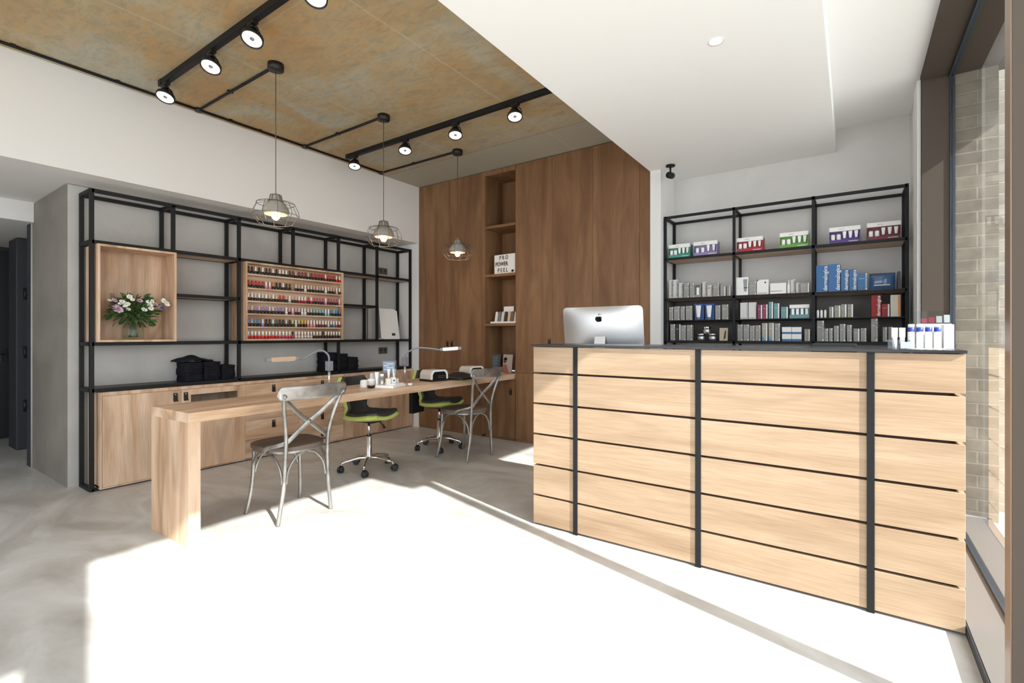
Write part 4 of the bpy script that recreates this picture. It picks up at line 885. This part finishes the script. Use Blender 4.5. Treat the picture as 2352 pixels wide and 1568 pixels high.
s2 = dup(s1); s2.location = (-3.520, 3.735, 0); s2.rotation_euler = (0, 0, 0.15); s2['label'] = 'lime green and black swivel stool at the far end behind desk'
bag = G().grid(lambda u, v: (-0.046 - 0.018 * math.sin(PI * u) * math.sin(PI * v), (u - .5) * 0.20, v * 0.34), 8, 8)
bag.box(-0.045, -0.10, 0, -0.001, 0.10, 0.342).build('hanging_bag', mat('black_fabric', srgb(20, 20, 22), 0.9), None, (-3.783, 3.695, 0.352), (0, 0, 0.15))
o = bpy.data.objects['hanging_bag']; tag(o, 'black fabric bag hanging on the back of the far green stool', 'bag')

# ---------------------------------------------------------------- desk lamps
DT = 0.7465
def lamp_parts(t, neck, h0, h1, hw, panel):
    G().box(-0.02, -0.02, 0, 0.045, 0.02, 0.008).build('clamp', alu, t)
    G().cyl((0, 0, 0.006), (0, 0, 0.165), 0.0105, 16).build('pole', alu, t)
    B(-0.022, -0.022, 0.150, 0.022, 0.022, 0.225).build('joint', greyp, t, bev=0.003)
    G().tube(bez(neck, 8), 0.0075, 10).build('gooseneck', greyp, t)
    a, b = Vector(h0), Vector(h1); d = (b - a); ln = d.length
    hd = thing('lamp_head', '', ''); del hd['label']; del hd['category']; hd.parent = t; hd.location = a; hd.rotation_euler = d.to_track_quat('X', 'Z').to_euler()
    B(0, -hw, -0.012, ln, hw, 0.016).build('housing', panel, hd, bev=0.003)
    B(ln, -hw, -0.012, ln + 0.03, hw, 0.013).build('end_cap', greyp, hd, bev=0.003); B(-0.025, -hw * 0.8, -0.012, 0, hw * 0.8, 0.014).build('end_cap', greyp, hd, bev=0.003)
    B(0.01, -hw + 0.006, -0.015, ln - 0.01, hw - 0.006, -0.0125).build('diffuser', whitep, hd)
t = thing('desk_lamp', 'grey gooseneck desk lamp with a wood toned head pointing left', 'lamp', (-3.368, 2.327, DT), 0, 'gooseneck lamps on the desk')
lamp_parts(t, [(0, 0, 0.22), (0.0, -0.01, 0.275), (-0.02, -0.06, 0.312), (-0.03, -0.13, 0.285), (-0.04, -0.20, 0.248), (-0.045, -0.245, 0.252)], (-0.045, -0.262, 0.256), (-0.075, -0.435, 0.252), 0.03, mat('tan_wood_film', srgb(190, 160, 132), 0.4))
t = thing('desk_lamp', 'grey gooseneck desk lamp with a white head pointing right', 'lamp', (-3.387, 3.136, DT), 0, 'gooseneck lamps on the desk')
lamp_parts(t, [(0, 0, 0.22), (0.01, 0.01, 0.262), (0.09, 0.065, 0.308), (0.18, 0.13, 0.306), (0.27, 0.18, 0.292)], (0.29, 0.196, 0.296), (0.40, 0.285, 0.306), 0.026, whitep)

# ---------------------------------------------------------------- things on the desk
t = thing('product_tray', 'white display tray with tubes and boxes standing on it', 'tray', (-3.135, 2.735, DT), 0.35)
B(-0.12, -0.10, 0, 0.085, 0.12, 0.022).build('base', whitep, t, bev=0.002); B(-0.12, -0.098, 0.022, -0.116, 0.04, 0.118).build('side', whitep, t)
B(0.02, -0.05, 0.022, 0.078, 0.09, 0.030).build('leaflets', whitec, t)
t = thing('acrylic_leaflet_holder', 'blue tinted leaflet in a clear holder behind the tray', 'sign holder', (-3.20, 2.745, DT), 0.35)
B(-0.06, -0.003, 0.0225, 0.075, 0.0, 0.215).build('holder', acryl, t, (0.02, 0.02, 0)); b = B(-0.052, 0.0005, 0.11, 0.055, 0.003, 0.205).build('leaflet', mat('pale_blue_print', srgb(148, 160, 184), 0.5), t, (0.02, 0.02, 0))
for k, (a_, b_) in enumerate(((-0.02, 0.04), (-0.045, 0.0), (-0.02, 0.045), (-0.045, 0.02))): B(a_, -0.0006, 0.185 - k * 0.016, b_, 0.0004, 0.190 - k * 0.016).build('print_line', whitec, b)
tl = [('cream_tube', -0.075, -0.075, 0.105, 0.03, 'first white tube from left on the desk tray'), ('cream_tube', -0.02, 0.02, 0.125, 0.024, 'tall white tube with dark cap on the desk tray'), ('cream_tube', 0.01, 0.055, 0.125, 0.026, 'tall white tube leaning at right on the desk tray')]
RZ35 = Matrix.Rotation(0.35, 3, 'Z'); base = Vector((-3.135, 2.735, DT + 0.022))
for i, (nm, x_, y_, h_, w_, l) in enumerate(tl):
    p = base + RZ35 @ Vector((x_, y_, 0)); t = thing(nm, l, 'tube', p, 1.2)
    tube_geo(w_, h_).build('body', whitep, t); G().cyl((0, 0, 0), (0, 0, 0.021), w_ * 0.3, 14).build('cap', greyp if i else whitep, t)
p = base + RZ35 @ Vector((-0.045, -0.045, 0)); t = thing('pump_bottle', 'small silver pump bottle with white cap on the desk tray', 'bottle', p)
G().lathe([(0.014, 0), (0.015, 0.002), (0.015, 0.045)], seg=18).build('body', alu, t); G().lathe([(0.014, 0.0455), (0.014, 0.068)], seg=18).build('band', greyp, t); G().lathe([(0.015, 0.0685), (0.015, 0.088), (0.012, 0.09)], seg=18).build('cap', whitep, t)
for (x_, y_, w_, h_, l) in ((0.005, -0.035, 0.034, 0.052, 'small white box left of the one with emblem on desk tray'), (0.035, -0.005, 0.034, 0.052, 'small white box with a dark round emblem on desk tray'), (0.0, 0.095, 0.050, 0.040, 'low white box at the far right of the desk tray')):
    p = base + RZ35 @ Vector((x_, y_, 0.0085 if x_ > 0.0301 else 0.0))
    o = B(-0.014, -w_ / 2, 0, 0.014, w_ / 2, h_).build('small_box', whitec, None, p, (0, 0, -0.25), bev=0.001); tag(o, l, 'box')
    if 'emblem' in l and 'dark' in l: G().cyl((0.014, 0, 0.026), (0.015, 0, 0.026), 0.007, 14).build('emblem', dark, o)
t = thing('cream_jar', 'striped white jar in a dark bowl-shaped base on the desk', 'jar', (-3.20, 2.600, DT))
G().lathe([(0.018, 0), (0.030, 0.006), (0.034, 0.018), (0.032, 0.022)], seg=24).build('base', mat('dark_brown_resin', srgb(50, 28, 22), 0.25), t); G().lathe([(0.026, 0.0225), (0.026, 0.055), (0.029, 0.057), (0.029, 0.070), (0.022, 0.076)], seg=24).build('jar', whitep, t)
o = G().lathe([(0.040, 0), (0.042, 0.002), (0.042, 0.035), (0.0405, 0.037), (0.042, 0.039), (0.038, 0.058), (0.030, 0.062)], seg=24).build('ribbed_canister', whitec, None, (-3.275, 2.60, DT)); tag(o, 'round pale ribbed canister behind the dark based jar', 'canister')
o = G().lathe([(0.010, 0), (0.018, 0.006), (0.022, 0.02), (0.020, 0.02), (0.014, 0.008)], seg=20).build('small_bowl', whitep, None, (-3.075, 2.905, DT)); tag(o, 'tiny white bowl beside the right end of desk tray', 'bowl')
def uv_lamp(loc, rz, lab):
    t = thing('nail_dryer', lab, 'nail dryer', loc, rz, 'nail dryers on the desk')
    prof = [(-0.10, 0.0), (-0.098, 0.045), (-0.088, 0.070), (-0.065, 0.086), (0.065, 0.086), (0.088, 0.070), (0.098, 0.045), (0.10, 0.0)]
    inn = [(0.082, 0.0), (0.080, 0.042), (0.070, 0.060), (0.055, 0.070), (-0.055, 0.070), (-0.070, 0.060), (-0.080, 0.042), (-0.082, 0.0)]
    sc = lambda P_, k, dz: [(a_ * k, dz + b_ * k) for a_, b_ in P_]
    G().prism(sc(prof, 1, 0.018), 0.165, 'YZ', -0.17).build('housing', mat('pearl_white_shell', srgb(205, 198, 190), 0.3), t, bev=0.006)
    G().prism(sc(prof + inn, 1.02, 0.018), 0.008, 'YZ', -0.005).build('front_rim', whitep, t)
    G().prism(sc(inn[::-1], 0.99, 0.019), 0.004, 'YZ', -0.0045).build('opening', mat('opening_black', srgb(8, 8, 10), 0.4), t)
    B(-0.172, -0.104, 0, 0.012, 0.104, 0.018).build('base', blackp, t, bev=0.004)
    for k in range(5):
        for j in range(2): G().cyl((-0.001, -0.01 + k * 0.017, 0.032 + j * 0.016), (0.0005, -0.01 + k * 0.017, 0.032 + j * 0.016), 0.0025, 8).build('led', whitep, t)
uv_lamp((-3.150, 3.345, DT), -0.12, 'white nail dryer with black mouth nearer the camera on desk')
uv_lamp((-3.200, 3.960, DT), -0.12, 'white nail dryer with black mouth at the far end of desk')
o = G().grid(lambda u, v: ((u - .5) * 0.34, (v - .5) * 0.36, 0.012 + 0.045 * math.sin(PI * u) ** 2 * math.sin(PI * v) ** 0.8), 12, 12).build('hand_cushion', mat('black_vinyl', srgb(34, 35, 38), 0.4), None, (-3.19, 3.66, DT + 0.002), (0, 0, 0.06), solid=0.012); tag(o, 'black padded cushion between the two nail dryers', 'cushion')
o = B(-0.18, -0.11, 0, 0.175, 0.21, 0.003).build('green_mat', mat('green_mat', srgb(90, 150, 60), 0.5), None, (-3.19, 3.62, DT + 0.0), (0, 0, 0.02)); tag(o, 'green mat under the black cushion on desk', 'mat')

# ---------------------------------------------------------------- ceiling track lights, conduits, pendants
tr1 = thing('light_track', 'black lighting track on the concrete ceiling nearer the camera', 'track', (0, 1.49, 3.06)); B(-4.20, -0.018, -0.04, -1.545, 0.018, 0).build('channel', black, tr1); B(-4.215, -0.021, -0.045, -4.17, 0.021, 0).build('end_cap', blackp, tr1)
tr2 = thing('light_track', 'black lighting track on the concrete ceiling nearer the wardrobes', 'track', (0, 3.215, 3.06)); B(-4.33, -0.018, -0.04, -1.545, 0.018, 0).build('channel', black, tr2); B(-4.345, -0.021, -0.045, -4.30, 0.021, 0).build('end_cap', blackp, tr2)
def spot():
    t = thing('track_spotlight', '', 'spotlight')
    B(-0.035, -0.016, -0.018, 0.035, 0.016, 0).build('adapter', blackp, t); G().cyl((0, 0, -0.03), (0, 0, -0.018), 0.012).build('stem', blackp, t)
    G().tube([(0.066 * math.cos(q), 0, -0.085 + 0.058 * math.sin(q)) for q in [i * PI / 10 for i in range(11)]], 0.004, 8).build('bracket', blackp, t)
    h = G().lathe([(0.001, 0.048), (0.034, 0.046), (0.036, 0.030), (0.044, 0.026), (0.046, 0.012), (0.060, 0.002), (0.062, -0.022), (0.057, -0.024), (0.054, -0.018)], seg=28, close=False).build('head', blackp, t, (0, 0, -0.088))
    G().lathe([(0.001, -0.006), (0.02, -0.006), (0.053, -0.017)], seg=28, close=False).build('reflector', lampface, h); G().lathe([(0.012, -0.018), (0.014, -0.014), (0.001, -0.013)], seg=12, close=False).build('cap', greyp, h)
    return t
sp0 = spot(); first = True
for (ty, xs_, tl_) in ((1.49, [-4.13, -3.42, -2.90, -2.27], 'near'), (3.215, [-4.22, -3.47, -2.84, -2.21], 'far')):
    for k, x_ in enumerate(xs_):
        o = sp0 if first else dup(sp0); first = False
        o.location = (x_, ty, 3.02); o.rotation_euler = (0, 0, random.uniform(-.3, .3)); hd = [c for c in o.children if c.name.startswith('head')][0]
        hd.rotation_euler = (-0.32 if ty < 2 else -0.22, -0.22, 0); o.rotation_euler = (0, 0, 0)
        o['label'] = 'lit black spotlight, %s from left on the %s ceiling track' % (ordn(k + 1), tl_); o['group'] = 'spotlights on the ceiling tracks'
        l = bpy.data.lights.new('spot_beam', 'SPOT'); l.energy = 7; l.spot_size = 1.3; l.spot_blend = 0.6; l.color = (1, 0.93, 0.84); l.shadow_soft_size = 0.05
        lo = bpy.data.objects.new('spot_beam', l); COL.objects.link(lo); lo.location = (x_, ty, 2.90); lo.rotation_euler = (0.15, 0.0, 0)
cdt = thing('conduit_run', 'black conduit running along the ceiling edge above the left wall', 'conduit', (-4.465, 0, 3.048))
G().cyl((0, YB, 0), (0, 3.80, 0), 0.010, 12).build('pipe', black, cdt)
for y in (0.20, 0.75, 1.30, 2.10, 2.36, 3.30): B(-0.014, y - 0.012, -0.004, 0.016, y + 0.012, 0.012).build('clip', blackp, cdt)
for k, (px_, py_) in enumerate(((-3.29, 1.850), (-3.30, 2.812), (-3.305, 3.775))):
    w_ = ['nearest', 'middle', 'farthest'][k]
    c = thing('conduit_branch', 'black ceiling conduit leading to the %s pendant lamp' % w_, 'conduit', (-4.465, py_, 3.048), 0, 'conduit branches to the pendants')
    G().cyl((0.012, 0, 0), (px_ + 4.465 - 0.05, 0, 0), 0.010, 12).build('pipe', black, c); G().lathe([(0.030, -0.014), (0.030, 0.012)], seg=18).build('junction_box', blackp, c)
    B(0.52, -0.02, -0.004, 0.54, 0.02, 0.012).build('clip', blackp, c)
    t = thing('pendant_lamp', '%s of three concrete pendant lamps with wire cages, bulb lit' % ['nearest', 'middle', 'farthest'][k], 'pendant lamp', (px_, py_, 1.955), 0, 'concrete cage pendants over the desk')
    G().lathe([(0.052, 1.062), (0.052, 1.105)], seg=24).build('canopy', blackp, t); G().cyl((0, 0, 0.215), (0, 0, 1.062), 0.0028, 8).build('cord', mat('brown_cord', srgb(88, 76, 66), 0.7), t)
    G().lathe([(0.003, 0.218), (0.008, 0.200), (0.008, 0.195)], seg=12).build('cord_grip', greyp, t)
    G().lathe([(0.010, 0.197), (0.028, 0.194), (0.034, 0.186), (0.046, 0.145), (0.062, 0.134), (0.080, 0.108), (0.087, 0.085), (0.087, 0.074), (0.076, 0.060), (0.072, 0.060), (0.080, 0.078), (0.078, 0.09), (0.055, 0.125), (0.02, 0.15), (0.001, 0.15)], seg=32, close=False).build('concrete_shade', concs, t)
    G().lathe([(0.001, 0.019), (0.012, 0.022), (0.024, 0.034), (0.029, 0.050), (0.026, 0.068), (0.014, 0.086), (0.012, 0.12)], seg=20, close=False).build('bulb', bulbm, t)
    cg = G(); prof = [(0.036, 0.193), (0.049, 0.148), (0.122, 0.134), (0.150, 0.072), (0.152, 0.050), (0.112, 0.0)]
    for rr_, zz in (prof[0], prof[1], prof[2], prof[4], prof[5]): cg.tube([(rr_ * math.cos(a), rr_ * math.sin(a), zz) for a in [2 * PI * i / 36 for i in range(36)]], 0.0019, 6, closed=True)
    for i in range(10):
        a = 2 * PI * i / 10 + 0.2; cg.tube([(q[0] * math.cos(a), q[0] * math.sin(a), q[1]) for q in prof], 0.0019, 6)
    cg.build('wire_cage', wire, t)
    l = bpy.data.lights.new('bulb_glow', 'POINT'); l.energy = 3; l.color = (1, 0.75, 0.5); l.shadow_soft_size = 0.03
    lo = bpy.data.objects.new('bulb_glow', l); COL.objects.link(lo); lo.location = (px_, py_, 1.962)
t = thing('recessed_downlight', 'round recessed downlight in the white ceiling', 'downlight', (-0.576, 2.666, 2.69))
G().lathe([(0.030, -0.001), (0.040, -0.003), (0.041, -0.0005)], seg=32, close=False).build('bezel', whitep, t); G().lathe([(0.001, -0.0015), (0.031, -0.0015)], seg=32, close=False).build('lamp', dlight, t)
t = thing('ceiling_spotlight', 'small black swivel spotlight under the white ceiling by the pier', 'spotlight', (-1.33, 4.385, 2.69))
G().lathe([(0.04, -0.012), (0.04, -0.001)], seg=24).build('base', black, t); G().cyl((0, 0, -0.07), (0, 0, -0.012), 0.008).build('arm', black, t)
G().cyl((0, -0.045, -0.10), (0, 0.045, -0.082), 0.028, 20).build('head', black, t)
